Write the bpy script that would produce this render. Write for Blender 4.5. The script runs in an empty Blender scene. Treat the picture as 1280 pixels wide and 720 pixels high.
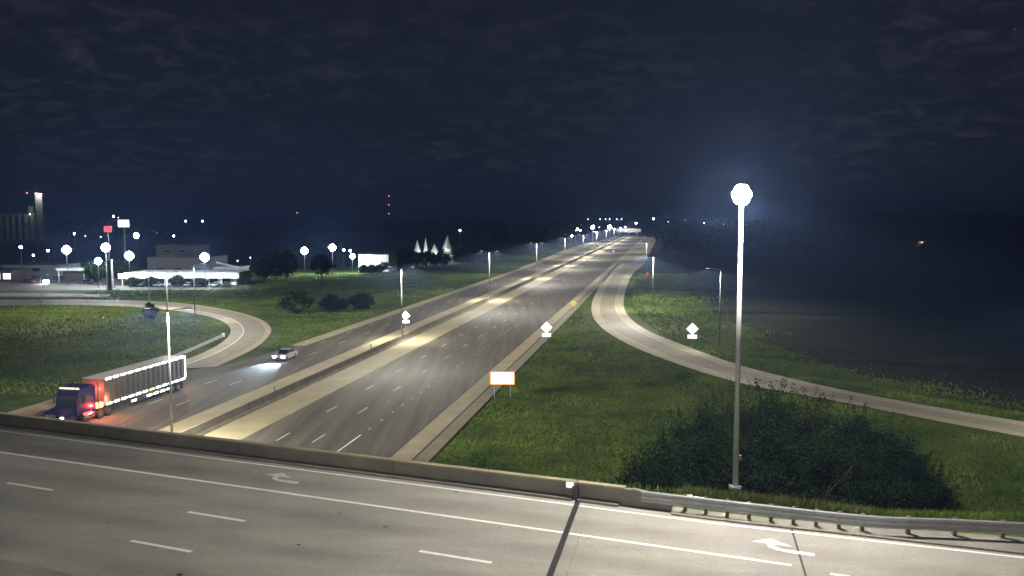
import bpy, math, random
import numpy as np
from mathutils import Vector, Matrix
random.seed(7); rng = np.random.default_rng(7)
sc = bpy.context.scene
R = math.radians

# ------------------------------------------------------------------ camera
F, CX, CY, HC = 1050.0, 640.0, 360.0, 21.0           # focal length in photo pixels, camera 21 m above the freeway
PITCH = math.atan(85 / F)
cd = bpy.data.cameras.new('camera'); cam = bpy.data.objects.new('camera', cd)
sc.collection.objects.link(cam); sc.camera = cam
cam.location = (0, 0, HC); cam.rotation_euler = (math.pi / 2 - PITCH, 0, 0)
cd.sensor_width = 36; cd.lens = 36 * F / 1280; cd.clip_start = 0.2; cd.clip_end = 20000

# ------------------------------------------------------------------ night sky
w = bpy.data.worlds.new('World'); sc.world = w; w.use_nodes = True
nt = w.node_tree; N = nt.nodes; L = nt.links
bg = N['Background']
tc = N.new('ShaderNodeTexCoord'); sep = N.new('ShaderNodeSeparateXYZ'); L.new(tc.outputs['Generated'], sep.inputs[0])
def mth(nodes, links, op, a, b=None, clamp=False):
    m = nodes.new('ShaderNodeMath'); m.operation = op; m.use_clamp = clamp
    for i, v in enumerate((a, b)):
        if v is None: continue
        if isinstance(v, (int, float)): m.inputs[i].default_value = v
        else: links.new(v, m.inputs[i])
    return m.outputs[0]
zz = mth(N, L, 'ADD', mth(N, L, 'MAXIMUM', sep.outputs[2], 0.0), 0.22)
cmb = N.new('ShaderNodeCombineXYZ')
L.new(mth(N, L, 'DIVIDE', sep.outputs[0], zz), cmb.inputs[0]); L.new(mth(N, L, 'DIVIDE', sep.outputs[1], zz), cmb.inputs[1])
n1 = N.new('ShaderNodeTexNoise'); n1.inputs['Scale'].default_value = 9.0; n1.inputs['Detail'].default_value = 5; n1.inputs['Roughness'].default_value = 0.6; n1.inputs['Distortion'].default_value = 0.6
n2 = N.new('ShaderNodeTexNoise'); n2.inputs['Scale'].default_value = 1.1; n2.inputs['Detail'].default_value = 2
L.new(cmb.outputs[0], n1.inputs['Vector']); L.new(cmb.outputs[0], n2.inputs['Vector'])
r1 = N.new('ShaderNodeMapRange'); r1.inputs[1].default_value = 0.46; r1.inputs[2].default_value = 0.78; L.new(n1.outputs['Fac'], r1.inputs[0])
r2 = N.new('ShaderNodeMapRange'); r2.inputs[1].default_value = 0.38; r2.inputs[2].default_value = 0.68; L.new(n2.outputs['Fac'], r2.inputs[0])
cf = mth(N, L, 'MULTIPLY', r1.outputs[0], mth(N, L, 'ADD', mth(N, L, 'MULTIPLY', r2.outputs[0], 0.85), 0.15))
mix = N.new('ShaderNodeMix'); mix.data_type = 'RGBA'; L.new(cf, mix.inputs['Factor'])
mix.inputs['A'].default_value = (0.0078, 0.0090, 0.0145, 1); mix.inputs['B'].default_value = (0.030, 0.033, 0.043, 1)
L.new(mix.outputs['Result'], bg.inputs['Color']); bg.inputs['Strength'].default_value = 1.0

vs = sc.view_settings; vs.view_transform = 'Standard'; vs.look = 'None'; vs.exposure = 0.0; vs.gamma = 1.0
cy = sc.cycles
cy.max_bounces = 4; cy.diffuse_bounces = 2; cy.glossy_bounces = 2; cy.transmission_bounces = 2; cy.volume_bounces = 0; cy.transparent_max_bounces = 6
cy.sample_clamp_indirect = 0; cy.sample_clamp_direct = 0; cy.use_denoising = True; cy.caustics_reflective = False; cy.caustics_refractive = False
try: cy.denoiser = 'OPENIMAGEDENOISE'
except Exception: pass
cy.use_light_tree = True

# ------------------------------------------------------------------ photo pixel -> place
_c, _s = math.cos(PITCH), math.sin(PITCH)
def un(px, py, z=0.0):                               # where the ray through a photo pixel meets the level z
    x = (px - CX) / F; y = -(py - CY) / F
    d = (x, _c + y * _s, -_s + y * _c); t = (z - HC) / d[2]
    return (d[0] * t, d[1] * t, z)
def at(px, py, Y):                                   # the point of that ray at ground distance Y
    x = (px - CX) / F; y = -(py - CY) / F
    t = Y / (_c + y * _s)
    return (x * t, Y, HC + (-_s + y * _c) * t)
AH, AB = R(10.2), R(111.5)
def HW(s, t, z=0.0): return (s * math.sin(AH) + t * math.cos(AH), s * math.cos(AH) - t * math.sin(AH), z)
def hw_st(x, y): return x * np.sin(AH) + y * np.cos(AH), x * np.cos(AH) - y * np.sin(AH)
def BR(s, n, z=0.0): return (s * math.sin(AB) - n * math.cos(AB), s * math.cos(AB) + n * math.sin(AB), z)
def br_sn(x, y): return x * np.sin(AB) + y * np.cos(AB), -(x * np.cos(AB) - y * np.sin(AB))
ZD = 7.6                                             # bridge deck level

# ------------------------------------------------------------------ materials
MATS = {}
def mat(name, col, rough=0.8, metal=0.0, var=0.0, scale=1.0, bump=0.0, emit=None, estr=0.0, col2=None, stretch=None, spec=0.5, bscale=None, fine=0.0):
    m = bpy.data.materials.new(name); m.use_nodes = True; MATS[name] = m
    nt = m.node_tree; N = nt.nodes; L = nt.links; b = N['Principled BSDF']
    b.inputs['Base Color'].default_value = (*col, 1); b.inputs['Roughness'].default_value = rough; b.inputs['Metallic'].default_value = metal
    b.inputs['Specular IOR Level'].default_value = spec
    if var or col2 or bump:
        tc = N.new('ShaderNodeTexCoord'); mp = N.new('ShaderNodeMapping'); L.new(tc.outputs['Object'], mp.inputs[0])
        if stretch: mp.inputs['Rotation'].default_value = (0, 0, stretch[0]); mp.inputs['Scale'].default_value = stretch[1]
        n = N.new('ShaderNodeTexNoise'); n.inputs['Scale'].default_value = scale; n.inputs['Detail'].default_value = 6; n.inputs['Roughness'].default_value = 0.65
        L.new(mp.outputs[0], n.inputs['Vector'])
        mx = N.new('ShaderNodeMix'); mx.data_type = 'RGBA'
        a = tuple(max(0, c * (1 - var)) for c in col); c2 = col2 or tuple(min(1, c * (1 + var)) for c in col)
        mx.inputs['A'].default_value = (*a, 1); mx.inputs['B'].default_value = (*c2, 1)
        mr = N.new('ShaderNodeMapRange'); mr.inputs[1].default_value = 0.32; mr.inputs[2].default_value = 0.68
        L.new(n.outputs['Fac'], mr.inputs[0]); L.new(mr.outputs[0], mx.inputs['Factor'])
        out = mx.outputs['Result']
        if fine:
            n3 = N.new('ShaderNodeTexNoise'); n3.inputs['Scale'].default_value = 9.0; n3.inputs['Detail'].default_value = 4; L.new(tc.outputs['Object'], n3.inputs['Vector'])
            r3 = N.new('ShaderNodeMapRange'); r3.inputs[1].default_value = 0.3; r3.inputs[2].default_value = 0.7; r3.inputs[3].default_value = 1 - fine; r3.inputs[4].default_value = 1 + fine
            L.new(n3.outputs['Fac'], r3.inputs[0])
            vm = N.new('ShaderNodeVectorMath'); vm.operation = 'SCALE'; L.new(out, vm.inputs[0]); L.new(r3.outputs[0], vm.inputs['Scale']); out = vm.outputs[0]
        L.new(out, b.inputs['Base Color'])
        if bump:
            bp = N.new('ShaderNodeBump'); bp.inputs['Strength'].default_value = bump; bp.inputs['Distance'].default_value = 0.05
            n4 = N.new('ShaderNodeTexNoise'); n4.inputs['Scale'].default_value = bscale or scale * 8; n4.inputs['Detail'].default_value = 4
            L.new(tc.outputs['Object'], n4.inputs['Vector']); L.new(n4.outputs['Fac'], bp.inputs['Height']); L.new(bp.outputs[0], b.inputs['Normal'])
    if emit:
        b.inputs['Emission Color'].default_value = (*emit, 1); b.inputs['Emission Strength'].default_value = estr
        m.cycles.emission_sampling = 'NONE'
    return m
mat('deck', (0.30, 0.285, 0.245), 0.75, var=0.16, scale=0.5, bump=0.25, bscale=14, stretch=(AB - math.pi / 2, (0.12, 0.9, 1)), fine=0.10)
def lane_wear(m, ang, period, phase, amt, cracks=0.0):
    nt = m.node_tree; N = nt.nodes; L = nt.links; b = N['Principled BSDF']; src = b.inputs['Base Color'].links[0].from_socket
    tc = N.new('ShaderNodeTexCoord'); mp = N.new('ShaderNodeMapping'); mp.vector_type = 'POINT'; mp.inputs['Rotation'].default_value = (0, 0, ang); L.new(tc.outputs['Object'], mp.inputs[0])
    sp = N.new('ShaderNodeSeparateXYZ'); L.new(mp.outputs[0], sp.inputs[0])
    wn = N.new('ShaderNodeTexNoise'); wn.inputs['Scale'].default_value = .15; L.new(mp.outputs[0], wn.inputs['Vector'])
    u = mth(N, L, 'ADD', mth(N, L, 'MULTIPLY', mth(N, L, 'ADD', sp.outputs[1], -phase), 6.2832 / period), mth(N, L, 'MULTIPLY', wn.outputs['Fac'], 1.2))
    band = mth(N, L, 'MAXIMUM', mth(N, L, 'COSINE', u), 0.0)
    f = mth(N, L, 'SUBTRACT', 1.0, mth(N, L, 'MULTIPLY', mth(N, L, 'MULTIPLY', band, wn.outputs['Fac']), amt * 2))
    if cracks:
        vo = N.new('ShaderNodeTexVoronoi'); vo.feature = 'DISTANCE_TO_EDGE'; vo.inputs['Scale'].default_value = .13
        nz = N.new('ShaderNodeTexNoise'); nz.inputs['Scale'].default_value = .8; nz.inputs['Detail'].default_value = 5; ad = N.new('ShaderNodeVectorMath'); ad.operation = 'ADD'
        L.new(tc.outputs['Object'], nz.inputs['Vector']); L.new(mp.outputs[0], ad.inputs[0]); L.new(nz.outputs['Color'], ad.inputs[1]); L.new(ad.outputs[0], vo.inputs['Vector'])
        cr = mth(N, L, 'LESS_THAN', vo.outputs['Distance'], .0028); f = mth(N, L, 'MULTIPLY', f, mth(N, L, 'SUBTRACT', 1.0, mth(N, L, 'MULTIPLY', cr, cracks)))
    vm = N.new('ShaderNodeVectorMath'); vm.operation = 'SCALE'; L.new(src, vm.inputs[0]); L.new(f, vm.inputs['Scale']); L.new(vm.outputs[0], b.inputs['Base Color'])
lane_wear(MATS['deck'], AB - math.pi / 2, 3.66, 31.6, .18, .10)
mat('asphalt', (0.096, 0.087, 0.070), 0.80, var=0.42, scale=0.8, spec=0.4, bump=0.3, bscale=12, stretch=(AH, (0.9, 0.035, 1)), fine=0.12)
mat('concrete', (0.33, 0.29, 0.185), 0.8, var=0.15, scale=0.35, bump=0.2, bscale=10, fine=0.10)
mat('ramp_concrete', (0.40, 0.365, 0.275), 0.8, var=0.14, scale=0.3, bump=0.2, bscale=10, fine=0.10)
mat('ramp_lane', (0.29, 0.265, 0.21), 0.8, var=0.16, scale=0.3, bump=0.2, bscale=10, fine=0.10)
mat('gutter', (0.22, 0.20, 0.14), 0.85, var=0.2, scale=0.4)
mat('barrier', (0.20, 0.185, 0.145), 0.85, var=0.25, scale=0.5, bump=0.2)
mat('parapet', (0.215, 0.20, 0.165), 0.85, var=0.14, scale=0.7, bump=0.25, bscale=8, fine=0.08)
mat('paint', (0.86, 0.86, 0.82), 0.6, var=0.10, scale=3.0)
mat('worn_paint', (0.58, 0.57, 0.51), 0.7, var=0.35, scale=5.0)
mat('paint_yellow', (0.62, 0.45, 0.10), 0.6, var=0.15, scale=2.0)
mat('rubber', (0.012, 0.012, 0.012), 0.7)
mat('steel', (0.36, 0.37, 0.38), 0.55, metal=0.3, var=0.12, scale=1.5)
mat('post_steel', (0.26, 0.26, 0.25), 0.6, metal=0.2, var=0.1, scale=2)
mat('pole_steel', (0.55, 0.55, 0.54), 0.5, metal=0.35, var=0.08, scale=2)
mat('dark_steel', (0.10, 0.10, 0.10), 0.5, metal=0.5)
mat('wood_post', (0.13, 0.11, 0.085), 0.9, var=0.2, scale=4)
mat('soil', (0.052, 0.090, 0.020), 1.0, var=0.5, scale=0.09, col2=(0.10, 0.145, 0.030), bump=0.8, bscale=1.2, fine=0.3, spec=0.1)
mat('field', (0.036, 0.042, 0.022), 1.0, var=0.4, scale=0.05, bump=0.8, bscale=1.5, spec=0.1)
mat('grass', (0.080, 0.175, 0.026), 0.7, var=0.6, scale=0.12, col2=(0.22, 0.30, 0.050), spec=0.2)
mat('dry_grass', (0.20, 0.165, 0.075), 0.8, var=0.3, scale=1.0, spec=0.2)
mat('leaf', (0.017, 0.030, 0.012), 0.95, var=0.5, scale=0.5, spec=0.04)
mat('leaf_light', (0.05, 0.085, 0.025), 0.6, var=0.35, scale=0.5, spec=0.3)
mat('far_leaf', (0.022, 0.032, 0.016), 0.8, var=0.3, scale=0.1, spec=0.1)
mat('bark', (0.07, 0.055, 0.04), 0.9, var=0.3, scale=3)
mat('white_wall', (0.60, 0.60, 0.57), 0.8, var=0.07, scale=0.3)
mat('grey_wall', (0.30, 0.31, 0.31), 0.8, var=0.1, scale=0.3)
mat('brown_wall', (0.085, 0.072, 0.062), 0.8, var=0.15, scale=0.3)
mat('roof_dark', (0.05, 0.05, 0.055), 0.8, var=0.2, scale=0.5)
mat('glass_dark', (0.02, 0.025, 0.03), 0.08)
mat('lit_window', (0.5, 0.5, 0.45), 0.4, emit=(1.0, 0.92, 0.75), estr=1.6)
mat('silo', (0.42, 0.42, 0.39), 0.85, var=0.12, scale=0.2)
mat('lamp_core', (1, 1, 1), 0.5, emit=(0.95, 0.98, 1.0), estr=40)
mat('lamp_soft', (1, 1, 1), 0.5, emit=(0.95, 0.98, 1.0), estr=6)
mat('lamp_off', (0.7, 0.7, 0.68), 0.4, emit=(1.0, 0.96, 0.88), estr=3)
mat('lamp_warm', (1, 0.9, 0.7), 0.5, emit=(1.0, 0.78, 0.50), estr=6)
mat('lamp_red', (0.8, 0.05, 0.03), 0.4, emit=(1.0, 0.10, 0.10), estr=3.0)
mat('beacon_red', (0.8, 0.05, 0.03), 0.4, emit=(1.0, 0.12, 0.14), estr=6.0)
mat('sign_white', (0.85, 0.85, 0.82), 0.5, emit=(1.0, 1.0, 0.96), estr=1.3)  # no lamp inside: emission stands in for light returned by reflective sheeting
mat('sign_yellow', (0.80, 0.70, 0.10), 0.5, emit=(1.0, 0.88, 0.30), estr=0.6)  # glow added in place of light reflected by the sign face
mat('sign_orange', (0.85, 0.30, 0.04), 0.5, emit=(1.0, 0.38, 0.08), estr=0.55)  # added glow here too, imitating reflected light on the orange sheeting
mat('sign_box', (0.85, 0.85, 0.9), 0.5, emit=(0.95, 0.97, 1.0), estr=4)
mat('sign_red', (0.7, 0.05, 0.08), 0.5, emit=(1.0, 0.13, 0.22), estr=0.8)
mat('trailer_side', (0.062, 0.057, 0.052), 0.5, metal=0.2, var=0.15, scale=0.6)
mat('trailer_roof', (0.22, 0.21, 0.20), 0.5)
mat('truck_blue', (0.010, 0.010, 0.045), 0.3, spec=0.6)
mat('truck_dark', (0.03, 0.03, 0.035), 0.6)
mat('chrome', (0.7, 0.7, 0.7), 0.2, metal=1.0)
mat('tyre', (0.015, 0.015, 0.015), 0.9)
mat('marker_light', (1, 0.95, 0.85), 0.4, emit=(1.0, 0.93, 0.80), estr=6)
mat('marker_amber', (1, 0.6, 0.2), 0.4, emit=(1.0, 0.55, 0.16), estr=3.0)
mat('car_paint', (0.50, 0.53, 0.58), 0.3, metal=0.3)
mat('car_red', (0.25, 0.04, 0.03), 0.35)
mat('car_dark', (0.04, 0.045, 0.05), 0.3)
mat('fabric', (0.5, 0.5, 0.5))
mat('reflector', (0.9, 0.9, 0.9), 0.3, emit=(1, 1, 1), estr=1.1)  # emission stands in for the light a reflector throws back
mat('green_plastic', (0.06, 0.12, 0.05), 0.5)

# ------------------------------------------------------------------ helpers
col = sc.collection
def link(o): col.objects.link(o); return o
def tag(o, label=None, cat=None, group=None, kind=None):
    if label: o['label'] = label
    if cat: o['category'] = cat
    if group: o['group'] = group
    if kind: o['kind'] = kind
    return o
def thing(name, label, cat, loc=(0, 0, 0), rz=0.0, group=None):
    o = bpy.data.objects.new(name, None); link(o); o.location = loc; o.rotation_euler = (0, 0, rz); o.empty_display_size = 0.3
    return tag(o, label, cat, group)
class MB:
    def __init__(s): s.v = []; s.f = []
    def add(s, vs, fs):
        k = len(s.v); s.v += [tuple(v) for v in vs]; s.f += [tuple(i + k for i in f) for f in fs]; return s
    def box(s, c, d, rz=0.0, top=(1, 1)):            # centre, dimensions, top taper
        hx, hy, hz = d[0] / 2, d[1] / 2, d[2] / 2; vs = []
        for z, tx, ty in ((-hz, 1, 1), (hz, top[0], top[1])):
            for x, y in ((-hx, -hy), (hx, -hy), (hx, hy), (-hx, hy)):
                X, Y = x * tx, y * ty
                vs.append((c[0] + X * math.cos(rz) - Y * math.sin(rz), c[1] + X * math.sin(rz) + Y * math.cos(rz), c[2] + z))
        return s.add(vs, [(3, 2, 1, 0), (4, 5, 6, 7), (0, 1, 5, 4), (1, 2, 6, 5), (2, 3, 7, 6), (3, 0, 4, 7)])
    def tube(s, p, q, r0, r1=None, n=8, cap=True):
        r1 = r0 if r1 is None else r1; p, q = Vector(p), Vector(q); d = (q - p).normalized()
        a = d.orthogonal().normalized(); b = d.cross(a); vs = []
        for c, r in ((p, r0), (q, r1)):
            for i in range(n):
                t = 2 * math.pi * i / n; vs.append(c + (a * math.cos(t) + b * math.sin(t)) * r)
        fs = [(i, (i + 1) % n, n + (i + 1) % n, n + i) for i in range(n)]
        if cap: fs += [tuple(range(n - 1, -1, -1)), tuple(range(n, 2 * n))]
        return s.add(vs, fs)
    def path(s, pts, r, n=6):
        for a, b in zip(pts[:-1], pts[1:]): s.tube(a, b, r, r, n)
        return s
    def prism(s, prof, a, b, axis='y'):              # profile (u, v) swept between a and b along an axis; u,v are the other two axes in order
        k = len(prof); vs = []
        for t in (a, b):
            for u, v in prof: vs.append({'x': (t, u, v), 'y': (u, t, v), 'z': (u, v, t)}[axis])
        return s.add(vs, [tuple(range(k - 1, -1, -1)), tuple(range(k, 2 * k))] + [(i, (i + 1) % k, k + (i + 1) % k, k + i) for i in range(k)])
    def sweep(s, prof, pts, closed=True):            # profile (side, z) along world points; side is to the right of travel
        k = len(prof); rings = []
        for i, p in enumerate(pts):
            a = Vector(pts[max(i - 1, 0)]); b = Vector(pts[min(i + 1, len(pts) - 1)]); d = (b - a); d.z = 0; d.normalize(); r = Vector((d.y, -d.x, 0))
            rings += [Vector(p) + r * u + Vector((0, 0, v)) for u, v in prof]
        m = len(pts); fs = []; e = k if closed else k - 1
        for i in range(m - 1):
            for j in range(e): fs.append((i * k + j, i * k + (j + 1) % k, (i + 1) * k + (j + 1) % k, (i + 1) * k + j))
        if closed: fs += [tuple(range(k - 1, -1, -1)), tuple((m - 1) * k + j for j in range(k))]
        return s.add(rings, fs)
    def strip(s, A, B):                              # sheet between two equally long edges
        k = len(A); return s.add(list(A) + list(B), [(i, k + i, k + i + 1, i + 1) for i in range(k - 1)])
    def ball(s, c, r, n=10, m=6, sz=(1, 1, 1)):
        vs = [(c[0], c[1], c[2] - r * sz[2])]
        for j in range(1, m):
            ph = -math.pi / 2 + math.pi * j / m
            for i in range(n):
                t = 2 * math.pi * i / n; vs.append((c[0] + r * sz[0] * math.cos(ph) * math.cos(t), c[1] + r * sz[1] * math.cos(ph) * math.sin(t), c[2] + r * sz[2] * math.sin(ph)))
        vs.append((c[0], c[1], c[2] + r * sz[2])); T = len(vs) - 1; fs = []
        for i in range(n): fs.append((0, 1 + (i + 1) % n, 1 + i)); fs.append((T, 1 + (m - 2) * n + i, 1 + (m - 2) * n + (i + 1) % n))
        for j in range(m - 2):
            for i in range(n): a = 1 + j * n; fs.append((a + i, a + (i + 1) % n, a + n + (i + 1) % n, a + n + i))
        return s.add(vs, fs)
    def build(s, name, m, parent=None, smooth=False, kind=None):
        me = bpy.data.meshes.new(name); me.from_pydata(s.v, [], s.f); me.update()
        me.materials.append(MATS[m] if isinstance(m, str) else m)
        if smooth: me.polygons.foreach_set('use_smooth', [True] * len(me.polygons))
        o = bpy.data.objects.new(name, me); link(o); o.parent = parent
        if kind: o['kind'] = kind
        return o
def tris(name, V, T, m, parent=None, kind=None):     # numpy triangle soup
    me = bpy.data.meshes.new(name); me.vertices.add(len(V)); me.vertices.foreach_set('co', np.asarray(V, np.float32).ravel())
    nf = len(T); me.loops.add(nf * 3); me.loops.foreach_set('vertex_index', np.asarray(T, np.int32).ravel())
    me.polygons.add(nf); me.polygons.foreach_set('loop_start', np.arange(0, nf * 3, 3, dtype=np.int32)); me.update(calc_edges=True)
    me.materials.append(MATS[m] if isinstance(m, str) else m)
    o = bpy.data.objects.new(name, me); link(o); o.parent = parent
    if kind: o['kind'] = kind
    return o
def copy_tree(o, parent=None):
    c = o.copy(); link(c); c.parent = parent
    for ch in list(o.children): copy_tree(ch, c)
    return c
def share(o, parent, loc, rz=0.0):                   # a repeat piece that shares its mesh
    c = o.copy(); link(c); c.parent = parent; c.location = loc; c.rotation_euler = (0, 0, rz); return c

# light of a road luminaire: wide batwing throw with a brighter patch straight below
LIGHTS = {}
def lamp(kind, power, color, loc, parent=None, radius=0.2, up=0.0, bat=1.0, core=0.6, name='lamp_light'):
    key = (kind, power, color, radius, up, bat, core)
    if key not in LIGHTS:
        l = bpy.data.lights.new(name, 'POINT'); l.energy = power; l.color = color; l.shadow_soft_size = radius; l.use_soft_falloff = False
        if kind == 'road':
            l.use_nodes = True; nt = l.node_tree; N = nt.nodes; K = nt.links; em = N['Emission']
            g = N.new('ShaderNodeNewGeometry'); sp = N.new('ShaderNodeSeparateXYZ'); K.new(g.outputs['Incoming'], sp.inputs[0])
            c = mth(N, K, 'MULTIPLY', sp.outputs[2], -1.0)                       # cosine from straight down
            cc = mth(N, K, 'MAXIMUM', c, 0.12)
            b = mth(N, K, 'MULTIPLY', mth(N, K, 'MINIMUM', mth(N, K, 'POWER', cc, -2.0), 7.5), bat * 0.35)
            mr = N.new('ShaderNodeMapRange'); mr.interpolation_type = 'SMOOTHSTEP'; mr.inputs[1].default_value = 0.09; mr.inputs[2].default_value = 0.36; K.new(c, mr.inputs[0])
            k = mth(N, K, 'MULTIPLY', mth(N, K, 'POWER', mth(N, K, 'MAXIMUM', c, 0.0), 9.0), core)
            K.new(mth(N, K, 'ADD', mth(N, K, 'ADD', mth(N, K, 'MULTIPLY', b, mr.outputs[0]), k), up), em.inputs['Strength'])
        LIGHTS[key] = l
    o = bpy.data.objects.new(name, LIGHTS[key]); link(o); o.location = loc; o.parent = parent
    return o

# ------------------------------------------------------------------ road edges from the photograph
def resample(P, n):
    P = np.array(P, float)
    for _ in range(3):                               # round the corners
        Q = [P[0]]
        for a, b in zip(P[:-1], P[1:]): Q += [a * .75 + b * .25, a * .25 + b * .75]
        P = np.array(Q + [P[-1]])
    d = np.r_[0, np.cumsum(np.linalg.norm(np.diff(P, axis=0), axis=1))]; t = np.linspace(0, d[-1], n)
    return np.stack([np.interp(t, d, P[:, i]) for i in range(3)], 1)
def edges(A, B, zs, n):
    return resample([un(x, y, z) for (x, y), z in zip(A, zs)], n), resample([un(x, y, z) for (x, y), z in zip(B, zs)], n)
rz_ = [0, 0, 0, 0, .05, .2, .5, 1.1, 1.6, 2.1, 2.6, 3.0, 3.6]
RA, RB = edges([(775, 330), (757, 346), (744, 366), (737, 388), (748, 409), (790, 434), (860, 460), (930, 481), (1000, 493), (1090, 510), (1180, 528), (1280, 546), (1420, 572)],
               [(806, 330), (790, 342), (781, 364), (778, 388), (800, 410), (850, 430), (920, 456), (985, 472), (1050, 487), (1120, 500), (1200, 514), (1280, 527), (1420, 551)], rz_, 70)
LA, LB = edges([(-260, 382), (-60, 376), (0, 375), (120, 374), (200, 376.5), (250, 381), (300, 390), (330, 400), (341, 411), (335, 423), (318, 436), (298, 446), (271, 458)],
               [(-260, 389), (-60, 382.5), (0, 382), (100, 381), (180, 384), (235, 390), (268, 397), (285, 405), (290, 415), (280, 427), (255, 441), (225, 452), (188, 464)], [0] * 13, 90)
RC, LC = (RA + RB) / 2, (LA + LB) / 2
# ------------------------------------------------------------------ ground
def smooth(a, b, x): t = np.clip((x - a) / (b - a), 0, 1); return t * t * (3 - 2 * t)
def poly_dist(x, y, P):
    best = np.full(x.shape, 1e9); zz = np.zeros(x.shape)
    for a, b in zip(P[:-1], P[1:]):
        dx, dy = b[0] - a[0], b[1] - a[1]; l2 = dx * dx + dy * dy + 1e-9
        t = np.clip(((x - a[0]) * dx + (y - a[1]) * dy) / l2, 0, 1)
        d = np.hypot(x - a[0] - t * dx, y - a[1] - t * dy); m = d < best
        best = np.where(m, d, best); zz = np.where(m, a[2] + t * (b[2] - a[2]), zz)
    return best, zz
def plat(sb): return 41.2 + 0.30 * np.maximum(0, sb - 2) - 0.12 * np.maximum(0, sb - 14)
def ground_z(x, y):
    x = np.asarray(x, float); y = np.asarray(y, float)
    s, t = hw_st(x, y); sb, n = br_sn(x, y)
    und = 0.22 * np.sin(x * .11 + 1.3) * np.sin(y * .09) + 0.10 * np.sin(x * .31 + y * .23)
    base = -0.12 + 0.30 * und
    off = np.maximum(np.maximum(t + 18.5, -77 - t), 0)            # away from the pavement
    base = np.where(off > 0, -0.12 + smooth(0, 10, off) * 0.3 * und, -0.12)
    # right abutment and approach fill, left abutment
    dn = np.maximum(n - plat(sb), 0) / 2.3; dn2 = np.maximum(4 - n, 0) / 2.3
    e = 7.48 - np.sqrt((np.maximum(-3.2 - t, 0) / 2.0) ** 2 + dn ** 2 + dn2 ** 2)
    e2 = 7.48 - np.sqrt((np.maximum(t + 84, 0) / 2.0) ** 2 + (np.maximum(n - 40, 0) / 2.3) ** 2 + dn2 ** 2)
    z = np.maximum(base, np.maximum(e, e2))
    wgt = np.zeros(z.shape)
    d, rz = poly_dist(x, y, RC)
    berm = rz - 0.10 - np.maximum(d - 7.0, 0) / 3.2
    z = np.where(d < 6.0, rz - 0.12, np.maximum(z, np.where(d < 45, berm, -9)))
    d, rz = poly_dist(x, y, LC)
    z = np.where(d < 9.0, -0.12, z)
    far = np.hypot(x, y)
    z = z + smooth(1100, 2600, far) * 7.0 + smooth(400, 900, far) * 0.0
    return z
def axis(lo, hi, step, lim0, lim1):
    a = list(np.arange(lo, hi + .01, step)); g = step
    while a[-1] < lim1: g *= 1.22; a.append(a[-1] + g)
    g = step
    while a[0] > lim0: g *= 1.22; a.insert(0, a[0] - g)
    return np.array(a)
ax, ay = axis(-125, 115, 1.6, -5000, 5000), axis(20, 290, 1.6, -1500, 7000)
gx, gy = np.meshgrid(ax, ay); gz = ground_z(gx, gy)
nx, ny = len(ax), len(ay); V = np.stack([gx, gy, gz], -1).reshape(-1, 3)
idx = np.arange(nx * ny).reshape(ny, nx); a, b, c, d = idx[:-1, :-1].ravel(), idx[:-1, 1:].ravel(), idx[1:, 1:].ravel(), idx[1:, :-1].ravel()
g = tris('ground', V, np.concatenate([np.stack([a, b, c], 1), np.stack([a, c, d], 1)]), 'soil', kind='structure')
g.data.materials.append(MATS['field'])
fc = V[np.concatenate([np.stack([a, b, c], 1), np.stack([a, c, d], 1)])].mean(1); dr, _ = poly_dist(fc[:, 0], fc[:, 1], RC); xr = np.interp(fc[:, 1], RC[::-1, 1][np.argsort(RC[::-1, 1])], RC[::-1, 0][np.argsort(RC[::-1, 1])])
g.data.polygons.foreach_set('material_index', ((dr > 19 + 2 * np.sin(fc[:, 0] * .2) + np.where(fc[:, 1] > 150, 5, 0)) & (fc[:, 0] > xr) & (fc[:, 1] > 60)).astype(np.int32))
g.data.polygons.foreach_set('use_smooth', [True] * len(g.data.polygons))

# ------------------------------------------------------------------ freeway
def hstrip(name, t0, t1, s0, s1, m, z=0.0, step=20.0, parent=None):
    n = max(2, int((s1 - s0) / step) + 1); S = np.linspace(s0, s1, n)
    return MB().strip([HW(s, t0, z) for s in S], [HW(s, t1, z) for s in S]).build(name, m, parent, kind=None if parent else 'structure')
S0, S1 = -70, 1120
road_r = hstrip('freeway_road_outbound', -39.6, -23.6, S0, S1, 'asphalt')
hstrip('shoulder_outbound_inner', -43.9, -39.6, S0, S1, 'concrete')
hstrip('shoulder_outbound_outer', -23.6, -21.45, S0, S1, 'concrete')
hstrip('gutter_strip_outbound', -21.3, -19.9, S0, 330, 'gutter')
hstrip('median_strip', -45.1, -43.9, S0, S1, 'gutter', -0.006)
road_l = hstrip('freeway_road_inbound', -58.8, -49.6, S0, S1, 'asphalt')
hstrip('shoulder_inbound_inner', -49.6, -45.1, S0, S1, 'concrete')
hstrip('shoulder_inbound_outer', -61.4, -58.8, 131, S1, 'concrete')
MB().add([HW(S0, -58.8), HW(131, -58.8), HW(131, -60.2), HW(112, -62.2), HW(106, -66), HW(S0, -66)], [(0, 1, 2, 3, 4, 5)]).build('merge_lane_road', 'asphalt', kind='structure')
MB().add([HW(S0, -66), HW(106, -66), HW(108.5, -71.0), HW(80, -70.4), HW(S0, -70.4)], [(0, 1, 2, 3, 4)]).build('shoulder_merge_lane', 'concrete', kind='structure')
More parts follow.
